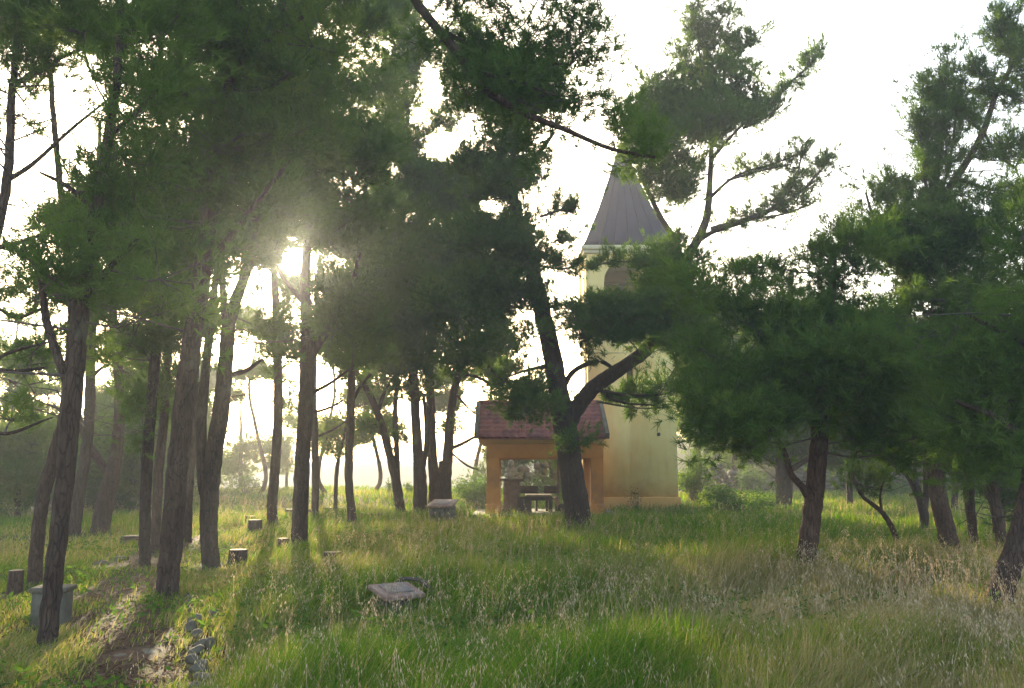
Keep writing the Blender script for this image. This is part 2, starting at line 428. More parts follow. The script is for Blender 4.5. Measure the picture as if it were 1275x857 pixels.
wbox(TX0, TX1, TY0 + TW - th, TY0 + TW, zb, BZ)
wbox(TX0, TX0 + th, TY0 + th, TY0 + TW - th, zb, BZ); wbox(TX1 - th, TX1, TY0 + th, TY0 + TW - th, zb, BZ)
wbox(TX0, TX1, TY0 + TW - th, TY0 + TW, BZ, TTOP); wbox(TX1 - th, TX1, TY0 + th, TY0 + TW - th, BZ, TTOP); wbox(TX0, TX0 + th, TY0 + th, TY0 + TW - th, BZ, TTOP)  # back and side belfry walls made solid to keep the opening dark
for yy in (TY0,): arch_wall(mb, yy, TX0, TX1, BZ, TTOP, TW * .3, BZ + .25, SPR, th)
mb.build('shaft', M['plaster'], tower)
mb = MB()
mb.box((TXC, TYC, (tz + zb) / 2 - .15), (TW + .16, TW + .16, zb - tz + .3), bevel=.03)
mb.build('plinth', M['orangelight'], tower)
for sx, sgx in ((TX0, 1), (TX1, -1)):
    for sy, sgy in ((TY0, 1), (TY0 + TW, -1)):
        mb = MB(); mb.box((sx + sgx * .175, sy + sgy * .175, (BZ + TTOP) / 2 + .05), (.42, .42, TTOP - BZ - .12), bevel=.008)
        mb.build('pilaster', M['plaster'], tower)
mb = MB()
mb.box((TXC, TYC, TTOP + .06), (TW + .22, TW + .22, .12)); mb.box((TXC, TYC, TTOP + .2), (TW + .36, TW + .36, .16), bevel=.04)
mb.build('cornice', M['trim'], tower)
mb = MB(); mb.box((TXC, TYC, BZ - .06), (TW + .12, TW + .12, .12), bevel=.03); mb.build('string_course', M['trim'], tower)
mb = MB(); mb.box((TXC, TYC, BZ + .06), (TW - .74, TW - .74, .1), bevel=0); mb.build('belfry_floor', M['inside'], tower)
mb = MB(); mb.box((sx0 + (sx1 - sx0) / 2, TY0 + .3, (sl0 + sl1) / 2), (sx1 - sx0 - .01, .05, sl1 - sl0 - .01), bevel=0); mb.build('slit_window', M['iron'], tower)
fx = at(820, 541, TY0); mb = MB(); mb.lathe((fx[0], TY0 - .03, fx[2]), [(.0, -.06), (.05, -.05), (.06, .0), (.05, .05), (.0, .06)], 12); mb.build('wall_fixture', M['iron'], tower)
# spire
ez = TTOP + .285; hw = TW / 2 + .02
AP = float(at(783, 176, TYC)[2])
mb = MB(); lv = [(hw + .12, ez), (hw - .02, ez + .22), (hw * .62, ez + (AP - ez) * .36), (hw * .3, ez + (AP - ez) * .68), (.03, AP)]
Vs = []; Ts = []
for r_, z_ in lv: Vs += [(TXC - r_, TYC - r_, z_), (TXC + r_, TYC - r_, z_), (TXC + r_, TYC + r_, z_), (TXC - r_, TYC + r_, z_)]
for k in range(len(lv) - 1):
    for j in range(4):
        a, b = k * 4 + j, k * 4 + (j + 1) % 4; Ts += [(a, b, b + 4), (a, b + 4, a + 4)]
Ts += [(0, 2, 1), (0, 3, 2)]
mb.add(Vs, Ts)
for sx in (-.66, -.33, 0, .33, .66):                 # standing seams on each face
    for rot in range(4):
        pts = []
        for r_, z_ in lv[:-1] + [(.05, AP - .1)]:
            p = Vector((sx * r_, -r_ - .004, 0)); p.rotate(Matrix.Rotation(rot * math.pi / 2, 3, 'Z')); pts.append((TXC + p.x, TYC + p.y, z_ + .004))
        mb.tube(pts, [.022] * len(pts), 4, False)
mb.build('spire', M['roofmetal'], tower)
mb = MB(); mb.lathe((TXC, TYC, AP - .05), [(.02, 0), (.05, .04), (.09, .12), (.05, .2), (.015, .24), (.012, .7), (.0, .71)], 12)
mb.build('finial', M['iron'], tower)
mb = MB(); bz = SPR - .35
mb.lathe((TXC - .1, TYC, bz), [(.02, .55), (.16, .53), (.2, .42), (.23, .2), (.3, .06), (.36, 0), (.33, 0), (.2, .2), (.0, .45)], 24)
mb.build('bell', M['bronze'], tower, smooth=True)
mb = MB(); mb.box((TXC, TYC, bz + .62), (TW - .6, .12, .14)); mb.tube([(TXC - .1, TYC, bz + .4), (TXC - .1, TYC, bz + .6)], [.03, .03], 6)
mb.build('bell_beam', M['darkwood'], tower)

# ------------------------------------------------------------------ pavilion
PY0, PDEP = 25.6, 2.55
pz = float(gz(.8, 26.5)) + .02
pxl, pxr = float(at(614, 600, PY0)[0]), float(at(743, 600, PY0)[0])
beam0 = float(at(680, 571, PY0)[2]); beam1 = float(at(680, 553, PY0)[2]); eavez = float(at(680, 545, PY0)[2])
pav = thing('pavilion', 'small open pavilion with orange pillars and a red tiled roof', 'pavilion', ((pxl + pxr) / 2, PY0 + PDEP / 2, pz))
mb = MB(); mb.box(((pxl + pxr) / 2 + .05, PY0 + PDEP / 2 - .1, pz - .05), (pxr - pxl + 1.3, PDEP + 1.3, .22), bevel=.02); mb.build('floor_slab', M['concrete'], pav)
for x in (pxl, pxr):
    for y in (PY0, PY0 + PDEP):
        mb = MB(); mb.box((x, y, (pz + .06 + beam0) / 2), (.38, .38, beam0 - pz - .06), bevel=.015)
        mb.box((x, y, pz + .2), (.44, .44, .28), bevel=.02)
        mb.build('pillar', M['orange'], pav)
for y in (PY0, PY0 + PDEP):
    mb = MB(); mb.box(((pxl + pxr) / 2, y, (beam0 + beam1) / 2), (pxr - pxl + .384, .384, beam1 - beam0), bevel=.01); mb.build('beam', M['orange'], pav)
for x in (pxl, pxr):
    mb = MB(); mb.box((x, PY0 + PDEP / 2, (beam0 + beam1) / 2 + .003), (.36, PDEP - .39, beam1 - beam0 - .01), bevel=.01); mb.build('beam', M['orange'], pav)
ex0, ex1 = float(at(595, 545, PY0 - .35)[0]), pxr + .24
ridgez = float(at(680, 504, PY0 + PDEP / 2)[2])
mb = MB()
for y in (PY0 - .22, PY0 + PDEP + .22): mb.box(((ex0 + ex1) / 2, y, (beam1 + eavez) / 2 + .01), (ex1 - ex0 - .06, .05, .2), bevel=.01)
mb.box(((ex0 + ex1) / 2, PY0 + PDEP / 2, beam1 + .06), (ex1 - ex0 - .16, PDEP + .38, .1), bevel=.01)
mb.build('fascia', M['orangelight'], pav)
def roof_side(sgn):
    yc = PY0 + PDEP / 2; ye = yc + sgn * (PDEP / 2 + .42); z0 = eavez - .02
    nx, ns = 110, 44; u = np.linspace(0, 1, nx); s = np.linspace(0, 1, ns)
    U, S = np.meshgrid(u, s); rows = 8
    f = S * rows - np.floor(S * rows - 1e-9)
    bump = .035 * np.abs(np.sin(U * math.pi * 16)) ** .7 + .06 * (1 - f)
    Xr = ex0 + (ex1 - ex0) * U; Yr = ye + (yc - ye) * S; Zr = z0 + (ridgez - z0) * S + bump
    top = np.stack([Xr, Yr, Zr], -1).reshape(-1, 3); bot = top.copy(); bot[:, 2] = (z0 + (ridgez - z0) * S).ravel() - .05
    ii = (np.arange(ns - 1)[:, None] * nx + np.arange(nx - 1)[None]).ravel()
    t = np.concatenate([np.stack([ii, ii + 1, ii + nx + 1], -1), np.stack([ii, ii + nx + 1, ii + nx], -1)])
    n = nx * ns; T = [t, t[:, ::-1] + n]
    for line in (np.arange(nx), np.arange(nx) + (ns - 1) * nx, np.arange(ns) * nx, np.arange(ns) * nx + nx - 1):
        a, b = line[:-1], line[1:]; T += [np.stack([a, b, b + n], -1), np.stack([a, b + n, a + n], -1)]
    return np.vstack([top, bot]), np.vstack(T)
for sg in (-1, 1):
    mb = MB(); mb.add(*roof_side(sg)); mb.build('roof', M['tile'], pav)
mb = MB(); mb.tube([(ex0 - .03 + i * (ex1 - ex0 + .06) / 18, PY0 + PDEP / 2, ridgez + .05) for i in range(19)], [.1 if i % 2 else .085 for i in range(19)], 10)
mb.build('ridge_tiles', M['tile'], pav)
for x in (ex0 - .05, ex1 + .05):
    for sg in (-1, 1):
        mb = MB(); yc = PY0 + PDEP / 2; dy = PDEP / 2 + .46; dz = ridgez - eavez
        L = math.hypot(dy, dz); mb.box((x, yc + sg * dy / 2, (eavez + ridgez) / 2 + .03), (.12, L, .2), rx=-sg * math.atan2(dz, dy), bevel=.01)
        mb.build('verge_board', M['concrete'], pav)
for x in (ex0 + .3, ex1 - .3):                        # gable infill
    mb = MB()
    yc = PY0 + PDEP / 2
    Vg = [(x + a, yc + b, c) for a in (-.05, .05) for b, c in ((-PDEP / 2 - .1, beam1 + .1), (PDEP / 2 + .1, beam1 + .1), (0, ridgez - .12))]
    mb.add(Vg, [(0, 1, 2), (5, 4, 3), (0, 3, 4), (0, 4, 1), (1, 4, 5), (1, 5, 2), (2, 5, 3), (2, 3, 0)])
    mb.build('gable', M['orange'], pav)
PAVBOX = (pxl - .6, pxr + .65, PY0 - .75, PY0 + PDEP + .6)
fz = pz + .06
# things under the pavilion
p = at(637, 640, 26.6); al = thing('stone_pedestal', 'pale grey stone pedestal with a wider top slab beside the left pillar', 'pedestal', (p[0], 26.6, fz))
mb = MB(); mb.box((p[0], 26.6, fz + .07), (.62, .5, .14)); mb.box((p[0], 26.6, fz + .53), (.5, .4, .8), bevel=.03); mb.build('shaft', M['concrete'], al)
mb = MB(); mb.box((p[0] - .02, 26.6, fz + .97), (.78, .58, .09), bevel=.02); mb.build('top_slab', M['limestone'], al)
p = at(668, 640, 26.3); tb = thing('picnic_table', 'low dark wooden table with a pale worn top under the pavilion roof', 'table', (p[0], 26.3, fz))
mb = MB()
for k in range(4): mb.box((p[0] + .06, 26.06 + k * .165, fz + .52), (.78, .155, .05), bevel=.008)
mb.build('tabletop', M['stumpwood'], tb)
for yy in (25.98, 26.62):
    mb = MB(); mb.box((p[0] + .06, yy, fz + .43), (.8, .04, .13)); mb.build('apron', M['darkwood'], tb)
for sx in (-.3, .42):
    for sy in (26.05, 26.55):
        mb = MB(); mb.box((p[0] + sx, sy, fz + .19), (.1, .1, .37)); mb.build('leg', M['darkwood'], tb)
def bench(px, d, w, label, rz=0):
    c = at(px, 640, d); t = thing('wooden_bench', label, 'bench', (c[0], d, fz), 'dark wooden seats under the pavilion')
    mb = MB(); mb.box((c[0], d, fz + .40), (w, .38, .06), rz); mb.build('seat', M['darkwood'], t)
    mb = MB(); mb.box((c[0] + .2 * math.sin(rz), d + .2 * math.cos(rz), fz + .66), (w, .05, .24), rz); mb.build('backrest', M['darkwood'], t)
    for s in (-1, 1):
        mb = MB(); mb.box((c[0] + s * (w / 2 - .06) * math.cos(rz), d + s * (w / 2 - .06) * math.sin(rz), fz + .185), (.07, .36, .37), rz); mb.build('leg', M['darkwood'], t)
bench(658, 27.35, .62, 'wider dark wooden bench behind the low table, nearest the grey pedestal')
bench(688, 27.2, .42, 'narrow dark wooden seat at the right end of the low table', -.25)
c = at(653, 640, 25.75); t = thing('wooden_crate', 'dark boarded wooden crate on the pavilion floor in front of the grey pedestal', 'crate', (c[0], 25.9, fz))
mb = MB()
for k in range(3): mb.box((c[0], 25.72, fz + .1 + k * .155), (.42, .03, .145), bevel=.008); mb.box((c[0], 26.0, fz + .1 + k * .155), (.42, .03, .145), bevel=.008)
mb.box((c[0] - .2, 25.86, fz + .25), (.03, .25, .44)); mb.box((c[0] + .2, 25.86, fz + .25), (.03, .25, .44)); mb.box((c[0], 25.86, fz + .04), (.36, .24, .03))
mb.build('boards', M['darkwood'], t)
c = at(702, 640, 26.4); mb = MB()
mb.tube([(c[0] - .1, 26.3, fz + .13), (c[0] + .22, 26.55, fz + .13)], [.13, .12], 12, lump=.03)
o = mb.build('log', M['twig'], loc=(c[0], 26.4, fz)); tag(o, 'short sawn log lying right of the low table near the big trunk', 'log')
c = at(696, 640, 26.2); mb = MB(); mb.box((c[0], 26.9, fz + .22), (.10, .3, .46), ry=-.35); o = mb.build('plank', M['stumpwood'], loc=(c[0], 26.9, fz)); tag(o, 'pale offcut board leaning by the narrow seat under the pavilion', 'board')

# ------------------------------------------------------------------ sloped plaques on stone bases
def plaque(px, py, d, w, h, dep, label, rz, stones, tilt=.32):
    c = at(px, py, d); g = float(gz(c[0], d))
    t = thing('sloped_plaque', label, 'plaque', (c[0], d, g), 'sloped stone plaques in the grass')
    mb = MB(); k = 0
    rs = np.random.default_rng(stones)
    nz = max(2, int(h / .17))
    for iz in range(nz):
        for ix in range(4):
            for iy in range(3):
                q = Vector(((ix - 1.5) * w * .24 + rs.normal(0, .01), (iy - 1) * dep * .3, 0)); q.rotate(Matrix.Rotation(rz, 3, 'Z'))
                mb.rock((c[0] + q.x, d + q.y, g + (iz + .45) * h / nz + .1 * (iy - 1) * dep), (w * .33, dep * .42, h / nz * 1.35), int(rs.integers(1e6)), rz + rs.uniform(-.3, .3), sub=2)
    mb.build('base', M['rubble'], t)
    mb = MB(); mb.box((c[0], d, g + h + .07), (w * 1.12, dep * 1.15, .05), rz, tilt); mb.build('slab', M['slab'], t)
    mb = MB(); mb.box((c[0], d, g + h + .105), (w * .7, dep * .75, .014), rz, tilt, bevel=.004); mb.build('plate', M['plate'], t)
    return c, g
pg = G(492, 768)
plaque(493, 768, pg[1], .42, .19, .36, 'sloping stone plaque with a pale plate alone in the open meadow grass', R(36), 3, .2)
pg2 = G(551, 652)
plaque(551, 652, pg2[1], .62, .46, .6, 'reddish sloping plaque on a rubble base by the foot of the forked trees', R(-14), 4, .22)

# a dry branch lying bent behind the near plaque
mb = MB(); bc = np.array((pg[0] + .12, pg[1] + .3, pg[2] + .1))
mb.tube([bc + np.array(q) for q in ((-.22, .0, .16), (-.08, .04, .25), (.1, .03, .24), (.22, -.02, .15), (.28, -.06, .02))], [.012, .02, .024, .02, .014], 7, lump=.08)
for a in ((-.1, .03, .24), (.05, .04, .25), (.17, 0, .2)):
    e = np.array(a) + rng.normal(0, .07, 3) + np.array((0, 0, .05)); mb.tube([bc + np.array(a), bc + e], [.01, .004], 5)
o = mb.build('dry_branch', M['twig'], loc=bc - np.array((0, 0, .1))); tag(o, 'dark bent dry branch lying against the back of the near plaque', 'branch')
# ------------------------------------------------------------------ tree stump seats, pedestal block, stones
def stump(px, py, wpx, hpx, label, flat=False):
    c = G(px, py); r = wpx / F * c[1] / 2; h = hpx / F * c[1]
    t = thing('stump_seat', label, 'stump', c, 'tree stump seats under the pines')
    mb = MB(); mb.lathe(c, [(r * 1.12, -.05), (r * 1.04, .04), (r, h * .5), (r * .98, h - .012), (r * .93, h)], 22, .018); mb.build('bark', M['bark'], t)
    mb = MB(); mb.lathe(c, [(r * .93, h), (r * .5, h + .006), (.0, h + .008)], 22, .018); mb.build('cut_top', M['stumpwood'], t)
stump(317, 663, 17, 15, 'sawn stump seat with a bright cut top in the sunlit grass')
stump(312, 652, 13, 9, 'smaller sawn stump just behind the bright topped stump')
stump(296, 699, 22, 14, 'broad dark stump in shaded grass right of the forked trunk')
stump(352, 684, 13, 13, 'low stump against the left side of the trunk below the sun')
stump(413, 701, 22, 13, 'reddish low stump in the dry grass right of the trunk below the sun')
stump(18, 740, 17, 28, 'tall dark stump beside the concrete block at the left edge')
c = G(63, 778); t = thing('concrete_block', 'whitish upright concrete block half hidden behind the front left trunk', 'block', c)
s_ = c[1] / F
mb = MB(); mb.box((c[0], c[1], c[2] + 19 * s_), (38 * s_, .26, 38 * s_ + .1), rz=.12, bevel=.03); mb.build('block', M['concrete'], t)
mb = MB(); mb.box((c[0], c[1], c[2] + 42 * s_), (43 * s_, .30, 6 * s_), rz=.12, bevel=.02); mb.build('cap', M['limestone'], t)
# low plank seats / beams on stones among far trunks
def plank_seat(px0, px1, py, hpx, label):
    a, b = G(px0, py), G(px1, py); m_ = (a + b) / 2; s_ = m_[1] / F; L = b[0] - a[0]; h = hpx * s_
    t = thing('plank_bench', label, 'bench', (m_[0], m_[1], float(gz(m_[0], m_[1]))), 'plank benches among the pines')
    g = float(gz(m_[0], m_[1]))
    mb = MB(); mb.box((m_[0], m_[1], g + h), (L, .32, .08), bevel=.015); mb.build('plank', M['darkwood'], t)
    for s in (-1, 1):
        mb = MB(); mb.box((m_[0] + s * L * .36, m_[1], g + h / 2 - .03), (.22, .28, h + .02), bevel=.03); mb.build('support', M['rubble'], t)
plank_seat(158, 184, 678, 8, 'short dark plank seat left of the slim front trunk')
plank_seat(357, 392, 644, 8, 'long dark plank seat in bright grass behind the trunk below the sun')
plank_seat(402, 434, 640, 6, 'narrow plank seat on the sunny bank between two slim trunks')
plank_seat(447, 478, 647, 6, 'low weathered plank seat on the sunny bank right of the curved trunk')
STONES = []
def stone(px, py, w, h, label, group=None, m='limestone', seed=0, dd=.8, lift=.30):
    c = G(px, py); s_ = c[1] / F; mb = MB()
    vr = np.random.default_rng(seed + 99).uniform(.72, 1.2, 3); mb.rock((c[0], c[1], c[2] + h * s_ * lift), (w * s_ * vr[0], w * s_ * dd * vr[1], h * s_ * 1.35 * vr[2]), seed, seed * 1.3, .3, 3, (.27, .42), .25 if lift > .2 else .05)
    STONES.append((c[0], c[1], w * s_ * .75)); o = mb.build('stone', M[m], loc=c); tag(o, label, 'stone', group); return o
kerb = [(240, 765, 18, 11), (243, 776, 22, 12), (238, 786, 20, 12), (246, 796, 24, 13), (250, 806, 20, 12), (243, 815, 24, 14), (240, 826, 20, 13), (248, 838, 26, 16), (252, 853, 32, 20), (247, 868, 30, 20), (236, 755, 15, 9), (233, 747, 13, 8), (230, 738, 12, 7)]
kl = ['flat kerb stone of the path edge, third from its far end', 'broad kerb stone of the path edge, fourth from its far end', 'worn kerb stone of the path edge, fifth from its far end',
      'long kerb stone of the path edge, sixth from its far end', 'kerb stone touching the pale lower rock beside the path', 'mossy kerb stone of the path edge just nearer than the pale rock',
      'small kerb stone of the path edge, third from the near end in view', 'large kerb stone of the path edge, second from the near end in view', 'biggest kerb stone of the path edge at the bottom of the view',
      'kerb stone of the path edge cut off by the bottom of the view', 'small kerb stone of the path edge, second from its far end', 'smallest kerb stone of the path edge beside the thick trunk foot', 'first kerb stone of the path edge, tucked behind the thick trunk']
for k, ((a, b, w, h), l) in enumerate(zip(kerb[:12], kl)): stone(a, b, w * .95, h * .95, l, 'kerb stones edging the path', seed=k + 1)
stone(267, 772, 19, 17, 'pale rounded rock in the grass right of the kerb stones, upper one', 'pale rocks beside the path', seed=31)
stone(262, 808, 16, 14, 'pale angular rock resting against the kerb stones, lower one', 'pale rocks beside the path', seed=32)
stone(185, 815, 42, 6, 'long flat stone slab set across the path near the bottom', 'flat stones of the path', seed=41, lift=.1)
stone(152, 820, 34, 7, 'short flat stone set in the path left of the long slab', 'flat stones of the path', seed=42, lift=.1)
stone(127, 703, 22, 7, 'flat grey stone at the left margin of the upper path', 'flat stones of the path', seed=43, lift=.1)
stone(150, 697, 26, 7, 'flat grey stone at the top bend of the path', 'flat stones of the path', seed=44, lift=.1)
stone(218, 789, 16, 5, 'small flat stone on the path beside the kerb row', 'flat stones of the path', seed=45, lift=.1)
stone(1248, 800, 70, 26, 'broad grey boulder in tall grass at the lower right edge', seed=51, m='rubble')
stone(1180, 812, 34, 16, 'smaller grey boulder left of the broad boulder at the right', seed=52, m='rubble')
# rubble walls beyond
def rubble_wall(x0, x1, y0, y1, h, label, seed):
    rs = np.random.default_rng(seed); L = math.hypot(x1 - x0, y1 - y0); mb = MB(); n = int(L / .33); a = math.atan2(y1 - y0, x1 - x0)
    for k in range(n):
        f = (k + .5) / n; x, y = x0 + (x1 - x0) * f, y0 + (y1 - y0) * f; g = float(gz(x, y)); hh = h * (.8 + .35 * math.sin(k * .37 + seed) * math.sin(k * .11))
        z = 0
        while z < hh:
            s_ = rs.uniform(.2, .36); mb.rock((x + rs.normal(0, .06), y + rs.normal(0, .1), g + z + s_ * .35), (rs.uniform(.3, .55), .45, s_ * 1.2), int(rs.integers(1e6)), a + rs.normal(0, .2), sub=1); z += s_ * .72
    o = mb.build('rubble_wall', M['rubble'], loc=((x0 + x1) / 2, (y0 + y1) / 2, float(gz((x0 + x1) / 2, (y0 + y1) / 2)))); tag(o, label, 'wall', 'dry stone walls beyond the church')
rubble_wall(-.2, 4.2, 35.0, 35.6, 1.35, 'dry stone wall seen through the pavilion opening', 5)
rubble_wall(7.6, 13.5, 40, 42.0, 1.1, 'dry stone wall in the shade to the right of the tower', 6)
rubble_wall(14.5, 24, 44, 42, 1.2, 'long dry stone wall behind the right hand trunks', 8)

# ------------------------------------------------------------------ pines
# gaps where the sky shows through the crowns, measured on the photo: ellipses (x, y, rx, ry) and polygons
HOLES = [(78, 140, 34, 44), (50, 205, 48, 40), (18, 232, 18, 30), (370, 327, 20, 19, .16), (364, 298, 7, 5), (333, 372, 13, 26), (306, 352, 7, 16), (322, 508, 22, 36), (405, 487, 24, 34),
         (551, 188, 22, 17), (538, 105, 14, 30), (715, 235, 32, 70), (708, 352, 24, 22), (708, 445, 15, 36), (60, 498, 24, 7), (100, 498, 9, 20), (126, 462, 14, 8), (35, 415, 26, 7),
         (125, 410, 12, 5), (20, 378, 18, 8), (460, 575, 26, 22), (510, 575, 12, 24), (586, 500, 14, 14), (480, 395, 4, 5), (610, 258, 14, 9), (530, 300, 5, 5), (640, 470, 10, 7), (585, 545, 16, 26), (360, 480, 8, 14),
         (920, 305, 34, 22), (900, 228, 10, 8), (660, 300, 8, 6), (200, 470, 5, 5), (245, 470, 5, 7), (470, 90, 6, 10), (300, 460, 5, 30), (268, 520, 3, 30), (960, 590, 18, 10), (870, 565, 20, 8), (1005, 420, 6, 5), (758, 338, 27, 28), (805, 575, 44, 70), (826, 470, 15, 44), (787, 474, 20, 22), (757, 272, 20, 34)]
POLYS = [[(742, -40), (862, -40), (850, 55), (835, 80), (800, 100), (775, 62)],
         [(958, -60), (1320, -60), (1255, 30), (1225, 75), (1195, 60), (1160, 75), (1138, 120), (1136, 190), (1090, 230), (1060, 270), (1010, 300), (985, 320), (925, 318), (950, 292), (1005, 270), (1036, 225), (1030, 150), (985, 190), (960, 190), (955, 120), (940, 40)]]
def inpoly(x, y, P):
    ins = np.zeros(x.shape, bool); j = len(P) - 1
    for i in range(len(P)):
        xi, yi = P[i]; xj, yj = P[j]
        c = ((yi > y) != (yj > y)) & (x < (xj - xi) * (y - yi) / (yj - yi + 1e-9) + xi); ins ^= c; j = i
    return ins
HOLES = [h for h in HOLES if h[2] > 8 or h[1] == 298]
def in_gap(P3, jit=.34):
    x, y = proj(P3); g = np.zeros(x.shape, bool)
    r = 1 + jit * rng.standard_normal(x.shape)
    for cx, cyy, rx, ry, *j_ in HOLES: g |= ((x - cx) / rx) ** 2 + ((y - cyy) / ry) ** 2 < (1 + (j_[0] * rng.standard_normal(x.shape)) if j_ and jit > .2 else r) ** 2
    xx, yy = x + 7 * rng.standard_normal(x.shape), y + 7 * rng.standard_normal(x.shape)
    for P in POLYS: g |= inpoly(xx, yy, P)
    return g
def smooth_line(pts, n):
    """Catmull-Rom through rows of (x,y,z,r)"""
    p = np.asarray(pts, float); p = np.vstack([2 * p[0] - p[1], p, 2 * p[-1] - p[-2]])
    outp = []
    for i in range(1, len(p) - 2):
        for t in np.linspace(0, 1, n, endpoint=False):
            a, b, c, d = p[i - 1], p[i], p[i + 1], p[i + 2]
            outp.append(.5 * (2 * b + (c - a) * t + (2 * a - 5 * b + 4 * c - d) * t * t + (3 * b - a - 3 * c + d) * t ** 3))
    outp.append(p[-2]); return np.array(outp)
def tufts(P, D, lod, ncount, tint):
    """needle tufts: P positions, D directions"""
    n = len(P); k = ncount
    L = (.105 + .0024 * lod) * rng.uniform(.6, 1.3, (n, k)); wd = (.0025 + .00031 * lod)
    d = D[:, None] + .55 * rng.standard_normal((n, k, 3)); d /= np.linalg.norm(d, axis=2)[..., None]
    s = np.cross(d, rng.standard_normal((n, k, 3))); s /= np.linalg.norm(s, axis=2)[..., None] + 1e-9
    b = P[:, None] + d * .01 + D[:, None] * (rng.uniform(-.07, .03, (n, k, 1)))
    V = np.stack([b - s * wd, b + s * wd, b + d * L[..., None]], 2).reshape(-1, 3)
    tn = np.repeat(np.clip(tint + .08 * rng.standard_normal(n), 0, 1), 3 * k)
    return V, tn
NT = 0
def pine(label, base, trunk, limbs=(), blobs=(), dens=1.0, dead=0, mask=True, group='pines in the grove', name='pine_tree', pad=1.0, kind='pine', ntuft=1.0, tone=0.0, keep=()):
    """base: photo pixel of the foot; trunk / limbs: rows (px, py, width px[, depth offset m]); blobs: (px, py, rx, ry[, depth offset m[, density]])"""
    global NT; NT += 1
    g = G(*base) if len(base) == 2 else np.array((at(base[0], base[1], base[2])[0], base[2], 0.))
    g[2] = float(gz(g[0], g[1])); d0 = g[1]; s0 = d0 / F
    t = thing(name, label, 'tree', g, group)
    def conv(rows):
        out_ = []
        for r_ in rows:
            dd = r_[3] if len(r_) > 3 else 0; p_ = at(r_[0], r_[1], d0 + dd); out_.append((*p_, r_[2] * s0 / 2 * .84))
        return out_
    tr = conv(trunk); tr[0] = (g[0], g[1], g[2] - .12, tr[0][3] * 1.28)
    if len(tr) > 1:                                      # root flare
        tr.insert(1, (*(np.array(tr[0][:3]) * .82 + np.array(tr[1][:3]) * .18), tr[0][3] / 1.28 * 1.0))
    S = smooth_line(tr, 7); S[:, :2] += (.004 * rng.standard_normal((len(S), 2)))
    mb = MB(); mb.tube(S[:, :3], np.maximum(S[:, 3], .006), 14, lump=.03)
    skel = [S[2:]]
    for lb in limbs:
        Lm = smooth_line(conv(lb), 6); mb.tube(Lm[:, :3], np.maximum(Lm[:, 3], .005), 9, lump=.04); skel.append(Lm)
    mb.build('trunk', M['bark'], t, smooth=True)
    sk = np.vstack(skel)
    # pads of foliage
    pads = []
    for bl in blobs:
        bx, by, rx, ry = bl[:4]; dd = bl[4] if len(bl) > 4 else 0; de = (bl[5] if len(bl) > 5 else 1) * dens
        rp = .5 * pad / s0; n = max(1, int(round(3.1 * de * rx * ry / rp ** 2)))
        dm = min(max(rx, ry) * s0 * .9, 2.4)
        for _ in range(n):
            while True:
                q_ = rng.uniform(-1, 1, 3)
                if q_ @ q_ < 1: break
            pads.append((at(bx + q_[0] * rx, by + q_[1] * ry, max(3.5, d0 + dd + q_[2] * dm)), rng.uniform(.34, .66) * pad))
    if pads:
        C = np.array([p_[0] for p_ in pads]); ok = ~in_gap(C, .1) if mask else np.ones(len(C), bool)
        ok &= C[:, 2] > gz(C[:, 0], C[:, 1]) + .5
        pads = [p_ for p_, k_ in zip(pads, ok) if k_]
    mbt = MB(); FV = []; FT = []
    if pads:
        C = np.array([p_[0] for p_ in pads]); dist = np.array([np.min(np.linalg.norm(sk[:, :3] - c, axis=1)) for c in C])
        for i in np.argsort(dist):
            c, r_ = pads[i]
            v = c - sk[:, :3]; dl = np.linalg.norm(v, axis=1)
            cost = dl * (1 + .9 * (v[:, 2] < -.1 * dl) + .35 * (sk[:, 3] < .012)) 
            j = int(np.argmin(cost)); a = sk[j, :3]; ln = dl[j]
            m_ = (a + c) / 2 + np.array((0, 0, -.12 * ln)) + rng.normal(0, .07 * ln, 3)
            r0 = min(max(.010 + .011 * ln, .012), sk[j, 3] * .75 + .004)
            m1 = a * .6 + m_ * .4 + rng.normal(0, .04 * ln, 3); m2 = c * .35 + m_ * .65 + rng.normal(0, .04 * ln, 3)
            rows = smooth_line([(*a, r0), (*m1, r0 * .85), (*m2, r0 * .7), (*c, r0 * .5)], 3)
            mbt.tube(rows[:, :3], rows[:, 3], 5, False); sk = np.vstack([sk, rows[3:]])
            # twigs inside the pad, tufts along their outer halves
            nt_ = 9; dirs = rng.standard_normal((nt_, 3)); dirs[:, 2] = dirs[:, 2] * .55 + .25; dirs /= np.linalg.norm(dirs, axis=1)[:, None]
            ends = c + dirs * r_ * rng.uniform(.7, 1.45, (nt_, 1))
            for e in ends:
                mm = (c + e) / 2 + rng.normal(0, .05, 3); mbt.tube([c, mm, e], [r0 * .4 + .002, .005, .003], 3, False)
            nn = int(150 * ntuft * (r_ / .5) ** 2)
            w = rng.integers(0, nt_, nn); f = rng.uniform(.25, 1.08, nn) ** .8
            P = c + (ends[w] - c) * f[:, None] + rng.standard_normal((nn, 3)) * np.array((.12, .12, .095)) * (r_ / .5)
            D = (P - c) / r_ * .6 + np.array((0, 0, .45)) + .35 * rng.standard_normal((nn, 3)); D /= np.linalg.norm(D, axis=1)[:, None]
            if mask: k_ = ~in_gap(P); P, D = P[k_], D[k_]
            if len(P):
                V_, tn = tufts(P, D, d0, 17 if d0 < 20 else 11, np.clip(.34 + tone + .16 * rng.standard_normal(), .02, .95)); FV.append(V_); FT.append(tn)  # higher tone puts sunlit yellow green into the needle colour
